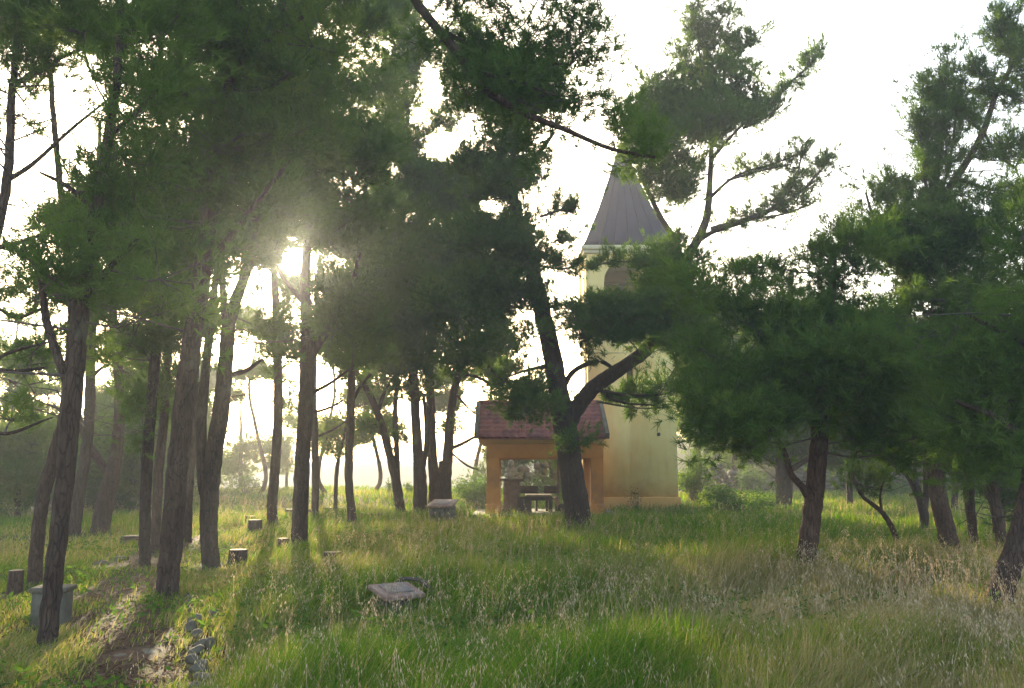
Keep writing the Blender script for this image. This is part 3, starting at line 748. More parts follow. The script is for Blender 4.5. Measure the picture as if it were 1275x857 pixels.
    for _ in range(int(dead * 1.7)):                                # bare dead branches low on the trunk
        j = rng.integers(int(len(S) * .45), int(len(S) * .85)); a = S[j, :3]; an = rng.uniform(0, 2 * math.pi); ln = rng.uniform(.7, 2.6)
        e = a + ln * np.array((math.cos(an), math.sin(an) * .7, rng.uniform(-.1, .35))); m_ = (a + e) / 2 + rng.normal(0, .08, 3) - np.array((0, 0, .06))
        mbt.tube([a, m_, e], [.013, .008, .003], 5, False)
        for q_ in range(4):
            f = rng.uniform(.35, .95); b = a + (e - a) * f - np.array((0, 0, .1 * math.sin(f * 3.14))); tw = b + rng.normal(0, .28, 3); mbt.tube([b, (b + tw) / 2 + rng.normal(0, .04, 3), tw], [.006, .004, .002], 3, False)
    if mbt.n: mbt.build('branches', M['twig'], t)
    if FV:
        V_ = np.vstack(FV); link_mesh('crown', V_, np.arange(len(V_)).reshape(-1, 3), M['needle'], t, np.concatenate(FT), list(t['_o']))
    return t

GL = 'pines of the left hand grove'
pine('pine whose trunk stands just outside the left edge, bare branches reaching into view', (-75, 770),
     [(-75, 770, 30), (-60, 600, 26), (-35, 450, 22), (-8, 310, 17), (10, 215, 14), (14, 130, 12), (22, 50, 9), (30, -60, 5)],
     [[(8, 225, 9), (40, 205, 7), (90, 160, 5), (140, 120, 3)], [(14, 110, 8), (50, 85, 7, .2), (100, 62, 5, .3), (150, 45, 3, .3)], [(-8, 310, 9), (30, 300, 6), (70, 285, 4)],
      [(-35, 450, 4), (10, 462, 6, .3), (60, 458, 4, .4)], [(-45, 500, 4), (0, 540, 6, .3), (65, 520, 3, .4)], [(-20, 370, 4), (20, 395, 6, .3), (60, 380, 3, .4)], [(-38, 470, 4), (10, 440, 5), (66, 425, 3)]],
     [(60, 25, 90, 34, 0, 1.7), (20, 75, 56, 34, 0, 1.6), (110, 60, 60, 26, .3, 1.4), (20, 0, 60, 40, .4, 1.5), (20, 340, 40, 20, .3, .5), (25, 450, 45, 26, .5, .5), (20, 540, 40, 20, .6, .5), (30, -90, 110, 70), (110, 120, 22, 12, 0, .5)], dead=7, group=GL, keep=1)
pine('leaning front pine at the left edge, nearest of all, foot low in grass', (57, 808),
     [(57, 808, 29), (65, 730, 26), (75, 650, 25), (84, 560, 27), (92, 480, 28), (99, 400, 25), (110, 310, 21), (128, 210, 17), (145, 100, 13), (155, -60, 7)],
     [[(90, 490, 15), (76, 455, 13), (58, 400, 12), (51, 350, 10), (38, 322, 8), (5, 300, 6)], [(104, 370, 10), (140, 330, 9), (180, 290, 6)], [(118, 260, 9), (80, 230, 7), (50, 215, 4)], [(135, 170, 8), (180, 130, 7), (210, 90, 4)]],
     [(105, 330, 62, 38), (60, 300, 55, 32, 0, .8), (115, 245, 40, 30), (170, 280, 55, 60), (150, 190, 48, 50), (170, 100, 55, 50), (150, 30, 60, 40), (150, -90, 120, 80), (40, 355, 45, 22, 0, .6), (190, 360, 50, 30, 0, .7)], dead=5, group=GL)
pine('slender pine rising right behind the leaning front pine at the left', (43, 728),
     [(43, 728, 21), (48, 660, 19), (56, 610, 18), (68, 565, 18), (80, 520, 17), (86, 460, 15), (90, 380, 13), (80, 280, 11), (70, 180, 9), (60, 60, 7), (55, -60, 4)], [],
     [(60, 360, 60, 30, .4, .7), (95, 300, 50, 30), (50, 320, 40, 20, 0, .6), (80, 30, 70, 40), (40, 130, 30, 22, 0, .5), (60, -80, 90, 60)], dead=8, group=GL)
pine('mid distance pine with a bowed trunk between the two leaning pines at the left', (91, 668),
     [(91, 668, 18), (98, 620, 17), (106, 570, 16), (111, 520, 15), (113, 450, 14), (116, 380, 12), (120, 280, 9), (125, 150, 5)], [[(112, 470, 6), (135, 455, 5), (160, 465, 3)]],
     [(135, 440, 40, 28, .5, .6), (60, 470, 45, 18, .8, .5), (125, 370, 60, 40, .5), (40, 440, 40, 20, 1, .5), (120, 280, 70, 50)], dead=6, group=GL)
pine('forked pine whose left stem slants towards the bowed trunk at the left', (123, 664),
     [(123, 664, 27), (131, 625, 25), (140, 590, 22), (147, 545, 16), (149, 500, 15), (146, 450, 14), (141, 400, 12), (140, 300, 9), (145, 180, 5)],
     [[(137, 592, 13), (122, 572, 12), (108, 548, 11), (98, 520, 10), (92, 480, 9), (90, 420, 6)]],
     [(165, 430, 40, 40, .5), (150, 355, 60, 40), (185, 520, 28, 40, 1, .6), (120, 545, 22, 26, 1, .35), (155, 280, 60, 50)], dead=6, group=GL)
pine('upright slim front pine left of the thickest front trunk', (181, 708),
     [(181, 708, 17), (180, 650, 16), (183, 580, 16), (188, 510, 16), (194, 440, 15), (200, 370, 13), (206, 280, 11), (205, 180, 9), (200, 60, 7), (200, -60, 4)],
     [[(195, 430, 7), (170, 415, 6), (130, 395, 4)]],
     [(165, 420, 42, 32), (185, 480, 26, 46, .3, .7), (190, 340, 66, 50), (215, 400, 30, 32), (170, 240, 66, 60), (200, 140, 70, 60), (190, 40, 80, 50), (190, -80, 100, 70)], dead=5, group=GL)
pine('dark pine close behind the upright slim front pine', (193, 690),
     [(193, 690, 14), (197, 600, 14), (204, 520, 13), (210, 430, 11), (220, 330, 9), (230, 200, 6)], [],
     [(215, 460, 22, 36, .3, .6), (225, 370, 46, 36), (230, 280, 60, 50)], dead=5, group=GL)
pine('thickest front pine of the left grove, its foot beside the kerb stones', (208, 746),
     [(208, 746, 33), (213, 670, 31), (219, 600, 30), (226, 530, 30), (236, 450, 29), (248, 370, 27), (258, 290, 25), (270, 210, 22), (284, 120, 18), (294, 30, 15), (302, -80, 11), (310, -200, 7)],
     [[(252, 340, 12), (290, 290, 10, -.3), (330, 240, 8, -.5), (360, 200, 5, -.6)], [(264, 240, 12), (220, 190, 10), (180, 160, 6)], [(302, -80, 17), (400, -110, 16, -.5), (480, -50, 15, -.8), (530, 18, 14, -.9), (575, 72, 13, -1), (600, 108, 12, -1), (650, 140, 10, -1), (700, 160, 8, -1), (760, 185, 6, -1), (815, 196, 4, -1)],
      [(545, 36, 8, -.9), (600, 62, 7, -.9), (660, 78, 5, -.8), (710, 80, 3, -.8)], [(585, 88, 7, -1), (640, 100, 6, -1.2), (690, 118, 4, -1.3)], [(288, 90, 11), (330, 50, 9), (380, 20, 6)]],
     [(250, 330, 66, 48), (300, 270, 60, 52), (240, 220, 70, 60), (310, 170, 70, 66), (250, 110, 70, 60), (320, 60, 80, 50), (250, 20, 90, 46), (300, -110, 140, 90), (235, 420, 34, 26, 0, .6),
      (610, 30, 68, 34, -.9, 1.0), (690, 55, 50, 46, -.9, 1.1), (650, 105, 70, 36, -1, 1.0), (720, 120, 55, 34, -1, 1.1), (760, 165, 36, 24, -1, 1), (800, 188, 22, 14, -1, .8), (580, 120, 26, 36, -1, .6), (600, -60, 110, 50, -.9, .9), (450, -100, 100, 50, -.6, .8), (530, 60, 14, 34, -.9, .35)], group=GL, dead=3)
pine('narrow pine seen between the thickest trunk and the forked trunk', (233, 676),
     [(233, 676, 14), (235, 610, 13), (240, 540, 13), (243, 470, 12), (246, 400, 10), (250, 300, 7), (255, 200, 5)], [],
     [(240, 390, 40, 36), (245, 300, 60, 50), (228, 510, 14, 40, .5, .4)], dead=6, group=GL)
pine('forked front pine with two stems parting at hip height, left of the sunlit gap', (264, 708),
     [(264, 708, 26), (260, 665, 25), (261, 620, 26), (266, 570, 25), (275, 510, 24), (281, 450, 22), (285, 405, 20), (297, 365, 17), (310, 330, 13), (325, 270, 10), (340, 170, 7), (350, 50, 5)],
     [[(259, 640, 16), (252, 590, 16), (251, 530, 15), (256, 460, 14), (264, 390, 11), (272, 320, 9), (285, 220, 6)], [(283, 415, 12), (278, 370, 11), (276, 320, 9), (280, 240, 6)], [(281, 468, 8), (305, 462, 7), (326, 448, 4)]],
     [(280, 330, 34, 34, 0, .6), (310, 290, 50, 40), (345, 250, 60, 50), (290, 210, 70, 56), (350, 150, 66, 60), (320, 420, 14, 20, .3, .5), (380, 190, 60, 60), (340, 40, 80, 60), (350, -90, 120, 80)], dead=4, group=GL)
pine('slim pine with a gently curved foot just left of the low sun', (340, 656),
     [(340, 656, 16), (339, 625, 15), (343, 580, 14), (346, 520, 14), (346, 450, 13), (344, 390, 12), (341, 330, 10), (340, 230, 8), (345, 120, 5)],
     [[(345, 440, 5), (325, 415, 4), (310, 405, 3)]],
     [(352, 420, 24, 34, .3, 1.1), (350, 365, 20, 26, .2, 1.0), (372, 355, 20, 12, .2, 1.2), (392, 330, 16, 22, .2, 1.2), (368, 300, 22, 14, .2, 1.2), (350, 322, 15, 20, .2, 1.6), (356, 345, 12, 10, .1, 1.6), (335, 310, 20, 18, 0, .5), (345, 270, 56, 30), (360, 200, 66, 60), (345, 120, 60, 60), (335, 470, 22, 16, .5, .8), (350, 500, 20, 14, .8, .5)], dead=4, group=GL)
pine('straight dark pine standing directly below the low sun', (373, 682),
     [(373, 682, 25), (374, 630, 23), (377, 570, 22), (381, 500, 22), (383, 440, 22), (382, 390, 18), (380, 350, 15), (384, 280, 12), (390, 190, 9), (400, 60, 6)],
     [[(384, 450, 13), (402, 420, 12), (422, 390, 10), (440, 350, 8), (450, 300, 5)], [(387, 490, 6), (410, 478, 5), (432, 462, 3)], [(386, 515, 5), (410, 508, 4), (428, 498, 3)], [(381, 380, 7), (355, 350, 6), (345, 330, 3)]],
     [(400, 390, 34, 32), (400, 270, 60, 34), (425, 320, 46, 40), (440, 400, 40, 40), (410, 200, 66, 56), (400, 110, 66, 56), (420, 20, 80, 50), (362, 440, 12, 22, 0, .5), (360, 280, 36, 24), (410, -80, 110, 70)], dead=3, group=GL)
pine('thin pine just right of and behind the trunk below the sun', (392, 650),
     [(392, 650, 11), (393, 600, 11), (392, 550, 11), (390, 490, 10), (392, 420, 8), (398, 320, 6)], [[(392, 545, 4), (415, 535, 3), (430, 525, 2)]],
     [(410, 390, 36, 36), (430, 300, 50, 40)], dead=4, group=GL)
pine('curved foot pine on the bright bank, second trunk right of the sun', (441, 657),
     [(441, 657, 14), (437, 630, 12), (434, 590, 12), (436, 540, 12), (437, 490, 12), (439, 430, 11), (445, 350, 9), (455, 230, 6)],
     [[(438, 500, 6), (450, 480, 5), (462, 465, 4)]],
     [(450, 425, 44, 44), (470, 350, 50, 50), (440, 470, 22, 20, .3, .6), (470, 270, 50, 44), (460, 180, 40, 50), (440, 90, 50, 50), (450, 10, 50, 40), (450, -80, 80, 60)], dead=4, group=GL)
pine('thin young tree with an airy crown against the pale hills', (418, 646),
     [(418, 646, 7), (418, 620, 6), (419, 590, 6), (423, 565, 5), (428, 545, 4), (432, 520, 3)], [[(421, 575, 3), (413, 560, 2), (406, 545, 2)]],
     [(428, 535, 22, 24, 0, .5), (410, 550, 14, 12, 0, .4)], group=GL, pad=.8, tone=.25)
pine('twin stemmed pine leaning left before the pale sky, left of the three stem clump', (500, 641),
     [(500, 641, 15), (494, 605, 14), (485, 565, 12), (474, 525, 11), (462, 495, 10), (448, 470, 8), (430, 445, 6)],
     [[(495, 608, 9), (494, 560, 8), (492, 520, 8), (494, 480, 7), (500, 420, 5)], [(470, 515, 6), (478, 490, 5), (490, 470, 4), (505, 460, 3)], [(476, 530, 4), (455, 525, 3), (440, 520, 2)]],
     [(475, 545, 32, 15, 0, .8), (450, 530, 22, 12, .4, .7), (480, 470, 40, 30, 0, .6), (500, 410, 50, 40), (470, 370, 60, 50), (510, 500, 20, 16, 0, .4)], dead=4, group=GL, tone=.15)
pine('tallest stem of the tight clump behind the reddish plaque', (523, 642),
     [(523, 642, 21), (523, 600, 20), (520, 560, 15), (517, 510, 14), (515, 460, 14), (518, 400, 12), (522, 320, 10), (526, 250, 7), (530, 190, 4)],
     [[(524, 590, 9), (531, 555, 8), (530, 520, 6), (527, 490, 5)]],
     [(500, 440, 40, 30, 0, .7), (520, 380, 56, 46), (500, 310, 56, 50), (540, 330, 50, 44), (520, 240, 56, 50), (495, 170, 40, 50), (500, 90, 40, 60), (490, 20, 46, 40), (500, -70, 80, 60), (550, 145, 24, 24, 0, .8), (565, 60, 40, 50, 0, .7), (570, 220, 40, 30), (525, 240, 30, 40)], dead=3, group='stems of the tight pine clump')
pine('middle stem of the tight clump behind the reddish plaque', (541, 640),
     [(541, 640, 20), (541, 600, 16), (538, 560, 14), (536, 500, 13), (535, 440, 12), (540, 370, 10), (545, 290, 7)], [[(541, 610, 9), (549, 585, 8), (549, 574, 6)]],
     [(560, 440, 40, 28, .4, .6), (550, 360, 56, 46), (560, 290, 50, 46), (560, 230, 46, 34)], dead=3, group='stems of the tight pine clump')
pine('right hand stem of the tight clump, bending towards the pavilion roof', (556, 640),
     [(556, 640, 20), (555, 600, 17), (558, 560, 15), (561, 520, 13), (566, 485, 12), (574, 455, 11), (586, 425, 9), (600, 380, 7), (615, 320, 5)],
     [[(558, 560, 6), (575, 553, 5), (590, 545, 4), (604, 540, 3)], [(563, 565, 3), (582, 580, 3), (596, 585, 2)], [(572, 465, 6), (595, 470, 5), (612, 480, 3)], [(567, 490, 4), (585, 510, 3), (600, 520, 2)]],
     [(600, 470, 36, 14, 0, .6), (600, 420, 50, 34), (590, 360, 56, 44), (620, 330, 40, 36), (605, 500, 28, 9, 0, .6), (585, 300, 40, 40), (575, 525, 16, 10, .5, .4)], dead=5, group='stems of the tight pine clump')
pine('big twin stemmed pine in front of the pavilion, one stem crossing the tower', (724, 666),
     [(724, 666, 42), (717, 625, 37), (710, 575, 35), (703, 530, 36), (694, 480, 30), (687, 440, 28), (678, 400, 26), (667, 355, 25), (654, 310, 18), (642, 262, 15), (635, 225, 14)],
     [[(706, 530, 26), (724, 500, 24), (745, 478, 23), (775, 458, 21), (805, 435, 20), (828, 405, 19), (842, 365, 18), (850, 330, 17), (868, 300, 14), (880, 270, 12), (884, 225, 9), (885, 160, 6), (870, 60, 3)],
      [(850, 330, 12), (840, 300, 10), (822, 270, 9), (810, 245, 7), (795, 215, 5)], [(866, 302, 9), (890, 288, 7), (930, 275, 6), (975, 255, 4), (1015, 225, 3)], [(880, 250, 6), (915, 220, 4), (960, 205, 3), (1000, 190, 2)], [(884, 200, 6), (920, 160, 4), (965, 120, 3), (1015, 75, 2)],
      [(635, 228, 10), (625, 195, 9), (612, 165, 7), (604, 140, 4)], [(637, 235, 11), (655, 210, 9), (675, 185, 8), (690, 165, 5)], [(672, 370, 10), (655, 358, 9), (625, 345, 7), (600, 340, 4)], [(700, 485, 9), (715, 462, 8), (745, 450, 7), (765, 460, 5)],
      [(742, 485, 5, -.3), (780, 492, 4, -.4), (820, 492, 3, -.5)], [(690, 455, 6), (660, 460, 5), (630, 470, 3)], [(740, 482, 5), (770, 500, 4, -.3), (815, 505, 2, -.3)]],
     [(640, 130, 66, 44), (612, 185, 50, 44, 0, 1), (655, 225, 40, 40, 0, .9), (585, 110, 40, 50, .4, .7), (590, 240, 44, 34, .3, .9), (610, 300, 50, 30), (650, 300, 48, 28), (590, 370, 60, 34), (650, 385, 50, 30, -.4, .8), (700, 320, 20, 6, 0, .5), (610, 440, 40, 20, 0, .5), (655, 480, 50, 22, -.4, 1), (690, 502, 46, 16, -.8, .7), (742, 545, 44, 15, -.9, .8),
      (640, 80, 50, 40, .3, .8), (810, 385, 54, 26, -.8, 1.2), (770, 405, 50, 26, -.8, 1.1), (840, 385, 50, 40, -.8, 1.1), (800, 420, 50, 24, -.7, 1.0), (730, 400, 26, 30, -.3, .8), (725, 435, 10, 30, -.2, .5),
      (846, 312, 20, 22, -.3, 1.1), (846, 425, 34, 28, -.5, 1), (822, 345, 26, 22, -.8, 1), (850, 170, 50, 46), (815, 165, 46, 40, 0, 1.1), (835, 230, 42, 26, 0, 1), (800, 215, 26, 18, -.3, 1), (885, 130, 56, 46), (905, 85, 40, 40, 0, .8), (870, 50, 30, 30, 0, .7), (920, 160, 40, 30, 0, .8), (830, 120, 44, 26), (900, 0, 60, 20, 0, .4)], dead=6, group='trees around the pavilion')
# the airy ends of that tree reach out into the open sky
def reach(t, pts, d0, seed):
    """fine sprays of needles along thin boughs that stick out into the open sky"""
    FV, FT, mb = [], [], MB()
    for rows in pts:
        L = smooth_line([(*at(a, b, d0), w * d0 / F / 2) for a, b, w in rows], 8); mb.tube(L[:, :3], L[:, 3], 5)
        for k in range(2, len(L)):
            for _ in range(2):
                e = L[k, :3] + rng.normal(0, .22, 3) + np.array((0, 0, .14)); mb.tube([L[k, :3], (L[k, :3] + e) / 2 + rng.normal(0, .03, 3), e], [.006, .004, .003], 3, False)
                f = rng.uniform(.3, 1.05, 11)[:, None]; P = L[k, :3] + (e - L[k, :3]) * f + .05 * rng.standard_normal((11, 3))
                D = (e - L[k, :3]) / np.linalg.norm(e - L[k, :3]) + np.array((0, 0, .5)) + .3 * rng.standard_normal((11, 3)); D /= np.linalg.norm(D, axis=1)[:, None]
                V_, tn = tufts(P, D, d0, 9, .35); FV.append(V_); FT.append(tn)
    mb.build('bough', M['twig'], t)
    V_ = np.vstack(FV); link_mesh('bough_needles', V_, np.arange(len(V_)).reshape(-1, 3), M['needle'], t, np.concatenate(FT), list(t['_o']))
BIG = ROOTS[-1]; bd = G(724, 666)[1]
reach(BIG, [[(885, 285, 6), (930, 272, 5), (985, 248, 4), (1020, 215, 3), (1032, 200, 2)], [(930, 273, 4), (970, 268, 3), (1010, 255, 2)], [(960, 262, 4), (990, 225, 3), (1000, 180, 2)], [(905, 225, 4), (950, 212, 3), (985, 205, 2)], [(940, 140, 4), (975, 110, 3), (1005, 85, 2), (1022, 62, 2)], [(925, 160, 4), (955, 145, 3), (975, 130, 2)],
            [(895, 90, 3), (925, 60, 2), (940, 40, 2)], [(870, 60, 3), (868, 30, 2), (862, 5, 2)], [(860, 100, 3), (850, 60, 2)], [(672, 270, 4), (700, 262, 3), (718, 268, 2)], [(665, 330, 4), (700, 335, 3), (722, 328, 2)], [(690, 300, 3), (715, 300, 2)], [(755, 490, 4), (800, 495, 3), (832, 490, 2)], [(742, 500, 3), (790, 508, 2), (830, 508, 2)], [(735, 332, 2), (770, 326, 2), (815, 330, 3), (842, 345, 4)]], bd, 3)
# ---- right
GR = 'pines of the right hand grove'
pine('front pine of the right grove with a straight slanting trunk and low dense crown', (1000, 728),
     [(1000, 728, 32), (1006, 680, 28), (1013, 620, 27), (1019, 560, 26), (1024, 500, 24), (1030, 430, 20), (1036, 370, 11), (1040, 320, 4)],
     [[(1012, 632, 12), (1000, 608, 11), (985, 590, 9), (975, 560, 8), (950, 520, 5)], [(1022, 510, 10), (970, 470, 8), (920, 440, 5)], [(1026, 480, 10), (1090, 450, 8), (1150, 430, 5)], [(1006, 690, 9, .1), (1014, 650, 8, .15), (1019, 615, 7, .15)]],
     [(950, 505, 80, 42, -.5, 1.4), (1020, 470, 70, 50, -.5, 1.2), (930, 420, 66, 46, 0, 1.1), (1000, 390, 60, 46, 0, 1), (1080, 470, 70, 60, -.4, 1.2), (1060, 390, 60, 50), (895, 485, 48, 44, .3, 1.3), (980, 340, 44, 36, .2, .8), (1040, 330, 50, 40, .2, 1), (940, 350, 50, 26, .3, .9), (880, 380, 40, 34, .6, 1), (1090, 556, 60, 18, -.2, 1.1), (925, 546, 46, 16, 0, 1), (1150, 570, 50, 16, .5, 1), (1040, 530, 66, 20, -.2, 1.1), (1100, 530, 60, 26, 0, 1.1)], dead=4, group=GR)
pine('pine with a long leaning stem reaching to the top right corner', (1190, 706),
     [(1190, 706, 30), (1178, 660, 26), (1167, 610, 24), (1158, 560, 23), (1145, 500, 21), (1130, 420, 19), (1128, 360, 17), (1142, 305, 15), (1165, 260, 13), (1195, 215, 11), (1222, 170, 9), (1240, 120, 8), (1268, 70, 6), (1300, 20, 4)],
     [[(1150, 295, 9), (1165, 240, 6), (1172, 180, 4), (1176, 110, 3)], [(1190, 222, 6), (1230, 235, 5), (1275, 240, 3)], [(1225, 165, 5), (1240, 190, 4), (1265, 210, 3)], [(1150, 390, 8), (1200, 385, 6), (1255, 375, 4)]],
     [(1120, 400, 70, 50), (1160, 470, 70, 60, -.3, 1.2), (1130, 320, 56, 46), (1180, 340, 60, 50), (1110, 280, 36, 34, 0, .8), (1160, 260, 40, 34, 0, .8), (1230, 300, 56, 46, 0, .9), (1250, 240, 36, 24, 0, .6), (1270, 180, 24, 20, 0, .6), (1240, 400, 60, 50), (1150, 540, 60, 26, -.3, .9), (1290, 100, 24, 40, 0, .6), (1320, 300, 40, 80)], dead=4, group=GR)
RT = ROOTS[-1]; rd = G(1190, 706)[1]
reach(RT, [[(1160, 270, 5), (1150, 210, 4), (1146, 150, 3), (1150, 105, 2)], [(1165, 260, 5), (1168, 190, 4), (1175, 130, 3), (1180, 75, 2)], [(1170, 250, 4), (1185, 190, 3), (1190, 130, 2), (1186, 90, 2)], [(1160, 240, 4), (1155, 180, 3), (1160, 130, 2)], [(1178, 215, 3), (1178, 160, 2), (1172, 100, 2)], [(1110, 330, 5), (1090, 280, 4), (1078, 240, 3)], [(1100, 340, 4), (1060, 300, 3), (1035, 290, 2)],
           [(1120, 300, 4), (1105, 255, 3), (1110, 225, 2)], [(1225, 165, 4), (1205, 150, 3), (1195, 140, 2)], [(1240, 125, 3), (1225, 105, 2), (1218, 90, 2)], [(1255, 90, 3), (1262, 50, 2), (1268, 20, 2)], [(1262, 75, 3), (1285, 70, 2)], [(1245, 115, 3), (1270, 125, 2), (1290, 140, 2)], [(1210, 195, 3), (1240, 200, 2), (1270, 190, 2)], [(1260, 60, 3), (1245, 40, 2), (1240, 20, 2)], [(1140, 310, 3), (1128, 270, 2), (1125, 240, 2)]], rd, 5)
pine('dark near pine at the right edge leaning out of the picture', (1238, 768),
     [(1238, 768, 40), (1250, 725, 34), (1266, 680, 31), (1280, 620, 28), (1292, 540, 25), (1300, 430, 21), (1310, 300, 16), (1320, 150, 9)],
     [[(1288, 560, 12), (1240, 520, 10), (1190, 500, 6)], [(1298, 440, 10), (1240, 410, 8), (1200, 390, 5)]],
     [(1230, 500, 60, 50), (1260, 420, 60, 60), (1270, 560, 46, 40), (1200, 470, 60, 40, .2, 1), (1290, 330, 50, 60), (1330, 220, 50, 80), (1220, 570, 50, 22, .3, .9)], dead=4, group=GR)
pine('V shaped pine with two crossing stems in the sunlit gap at the right', (1151, 668),
     [(1151, 668, 10), (1150, 640, 14), (1143, 615, 13), (1132, 590, 12), (1120, 565, 11), (1108, 520, 8), (1100, 440, 5)],
     [[(1150, 642, 10), (1153, 610, 10), (1152, 580, 9), (1150, 540, 8), (1150, 470, 5)], [(1144, 615, 5), (1140, 590, 5), (1138, 560, 4)]],
     [(1110, 540, 54, 26, 0, 1.5), (1150, 555, 40, 22, .5, 1.3), (1150, 500, 50, 40, 0, 1.4), (1100, 450, 60, 50)], dead=3, group=GR)
pine('slim pine right of the leaning stem, second trunk from the right edge', (1214, 690),
     [(1214, 690, 13), (1210, 650, 13), (1206, 610, 15), (1204, 570, 15), (1200, 520, 13), (1195, 440, 9), (1190, 340, 6)], [[(1205, 590, 9), (1192, 570, 9), (1185, 540, 7)]],
     [(1200, 560, 44, 26, 0, 1.5), (1190, 490, 50, 40), (1210, 420, 50, 50)], dead=3, group=GR)
pine('pale barked pine with a low side stem just left of the near leaning trunk', (1252, 700),
     [(1252, 700, 18), (1245, 660, 17), (1238, 620, 16), (1230, 580, 14), (1225, 520, 12), (1222, 430, 8)], [[(1240, 635, 7), (1228, 615, 6), (1216, 592, 5), (1210, 560, 4)]],
     [(1245, 570, 46, 32, 0, 1.8), (1280, 600, 40, 30, .5, 1.5), (1220, 500, 50, 40), (1250, 460, 50, 50)], dead=3, group=GR)
pine('dark stubby pine in the shade left of the front right trunk', (976, 634),
     [(976, 634, 24), (976, 600, 24), (975, 570, 22), (976, 520, 18), (980, 440, 13), (985, 340, 8)], [[(976, 590, 10), (1000, 575, 8), (1020, 560, 5)]],
     [(955, 545, 56, 24, 0, 1.4), (1000, 535, 50, 36, 0, 1.5), (950, 490, 50, 44), (985, 430, 56, 56)], group=GR, dead=2)
pine('narrow dark trunk standing alone at the far edge of the right lawn', (1058, 634),
     [(1058, 634, 9), (1058, 600, 9), (1060, 560, 8), (1062, 500, 6), (1065, 420, 4)], [], [(1060, 555, 56, 28, 0, 1.5), (1070, 500, 56, 40, 0, 1.6), (1060, 440, 50, 40, 0, 1.2)], group=GR, dead=2)
pine('bent sapling with a bare curving stem between two right trunks', (1122, 688),
     [(1122, 688, 8), (1112, 660, 8), (1100, 640, 7), (1086, 628, 6), (1074, 618, 5), (1064, 600, 4), (1060, 585, 3)], [[(1098, 638, 4), (1096, 615, 3), (1104, 590, 2)]],
     [(1075, 590, 26, 14, 0, .6)], group=GR, pad=.6, dead=1)
pine('second narrow trunk far back near the right edge', (1187, 640),
     [(1187, 640, 9), (1190, 600, 9), (1192, 560, 8), (1190, 500, 6), (1188, 420, 4)], [], [(1190, 560, 54, 30, 0, 1.6), (1185, 500, 56, 40, 0, 1.6), (1240, 560, 40, 28, 0, 1.5)], group=GR, dead=2)
# ---- trees farther back
GB = 'trees beyond the clearing'
def back(label, x, yb, d, wpx, top, blobs, tone=0.0, dens=1.0, lean=0):
    pine(label, (x, yb, d), [(x, yb, wpx), (x + lean * .3, yb - (yb - top) * .35, wpx * .85), (x + lean * .7, yb - (yb - top) * .7, wpx * .6), (x + lean, top, wpx * .25)], [], blobs, dens=dens, group=GB, tone=tone, pad=1.25, dead=2, ntuft=.9)
back('pale green tree behind the leaning front pine at the far left', 22, 650, 24, 10, 520, [(10, 580, 50, 40), (45, 560, 40, 30), (-30, 540, 40, 50)], .35)
back('background pine at the left filling the gap between bowed and forked trunks', 118, 640, 30, 9, 470, [(100, 590, 40, 34), (130, 540, 40, 30, 0, .6), (110, 500, 40, 20, 0, .4)], .05)
back('background pine behind the upright slim front pine', 165, 640, 28, 10, 480, [(165, 590, 40, 40), (170, 530, 40, 30, 0, .8), (175, 480, 30, 20, 0, .5)], 0)
back('background pine behind the thickest front trunk', 212, 640, 31, 10, 460, [(215, 590, 36, 36), (225, 530, 36, 34, 0, .7), (210, 480, 30, 24, 0, .6)], .05)
back('sunlit feathery pine on the slope right of the forked front pine', 300, 660, 40, 8, 490, [(318, 552, 26, 20, 0, .7), (302, 578, 26, 16, 0, .9), (335, 530, 16, 20, 0, .5), (300, 606, 24, 10, 0, .6), (320, 590, 20, 12, 0, .5)], .45)
back('small feathery pine right of the slim curved pine, pale hills behind it', 357, 660, 41, 6, 540, [(357, 590, 12, 22, 0, .7), (352, 555, 10, 16, 0, .4)], .4)
back('dark pine seen through the pavilion opening', 650, 610, 38, 10, 500, [(650, 565, 40, 18), (620, 575, 26, 16, 0, .7), (690, 575, 26, 14, 0, .7)], .15)
back('slender tree behind the picnic table, seen past the big trunk', 695, 635, 32, 4, 540, [(696, 572, 20, 12, 0, .6)], .3)
back('leafy dark pine standing behind the tower at its right side', 868, 625, 36, 12, 430, [(872, 530, 30, 36, 0, 1.3), (890, 490, 40, 36, 0, 1.4), (880, 440, 40, 36, 0, 1.3), (900, 400, 40, 30)], .1)
back('shaded pine far behind the front right trunk, left one', 915, 620, 44, 9, 470, [(915, 570, 36, 16, 0, .5), (920, 530, 44, 30, 0, 1.5), (930, 490, 40, 30, 0, 1.5), (930, 440, 44, 34, 0, 1.3)], .1)
back('shaded pine far behind the front right trunk, right one', 1005, 615, 46, 9, 470, [(1010, 565, 44, 20, 0, 1.4), (1020, 525, 44, 30, 0, 1.5), (1010, 470, 44, 34, 0, 1.3)], .05)
for k, (x, l) in enumerate([(1040, 'far pine behind the narrow lone trunk on the right'), (1090, 'far pine above the bent sapling on the right'), (1135, 'far pine between the two stems of the V shaped pine'),
                            (1180, 'far pine behind the long leaning stem'), (1228, 'far pine behind the pale barked trunk'), (1275, 'far pine at the right edge behind the near leaning trunk')]):
    back(l, x, 612, 47 + 2 * (k % 3), 8, 440, [(x, 582, 36, 16, 0, 1.0), (x + 10, 555, 38, 26, 0, 1.4), (x - 8, 510, 38, 34, 0, 1.5), (x, 460, 36, 30, 0, 1.2)], .05 + .12 * (k % 2))
# canopy above and behind the viewer's frame edges that throws the shade
for k, (x, y, l) in enumerate([(-12, 30, 'far left pine outside the frame edge, upper crown only in view')]):
    pass

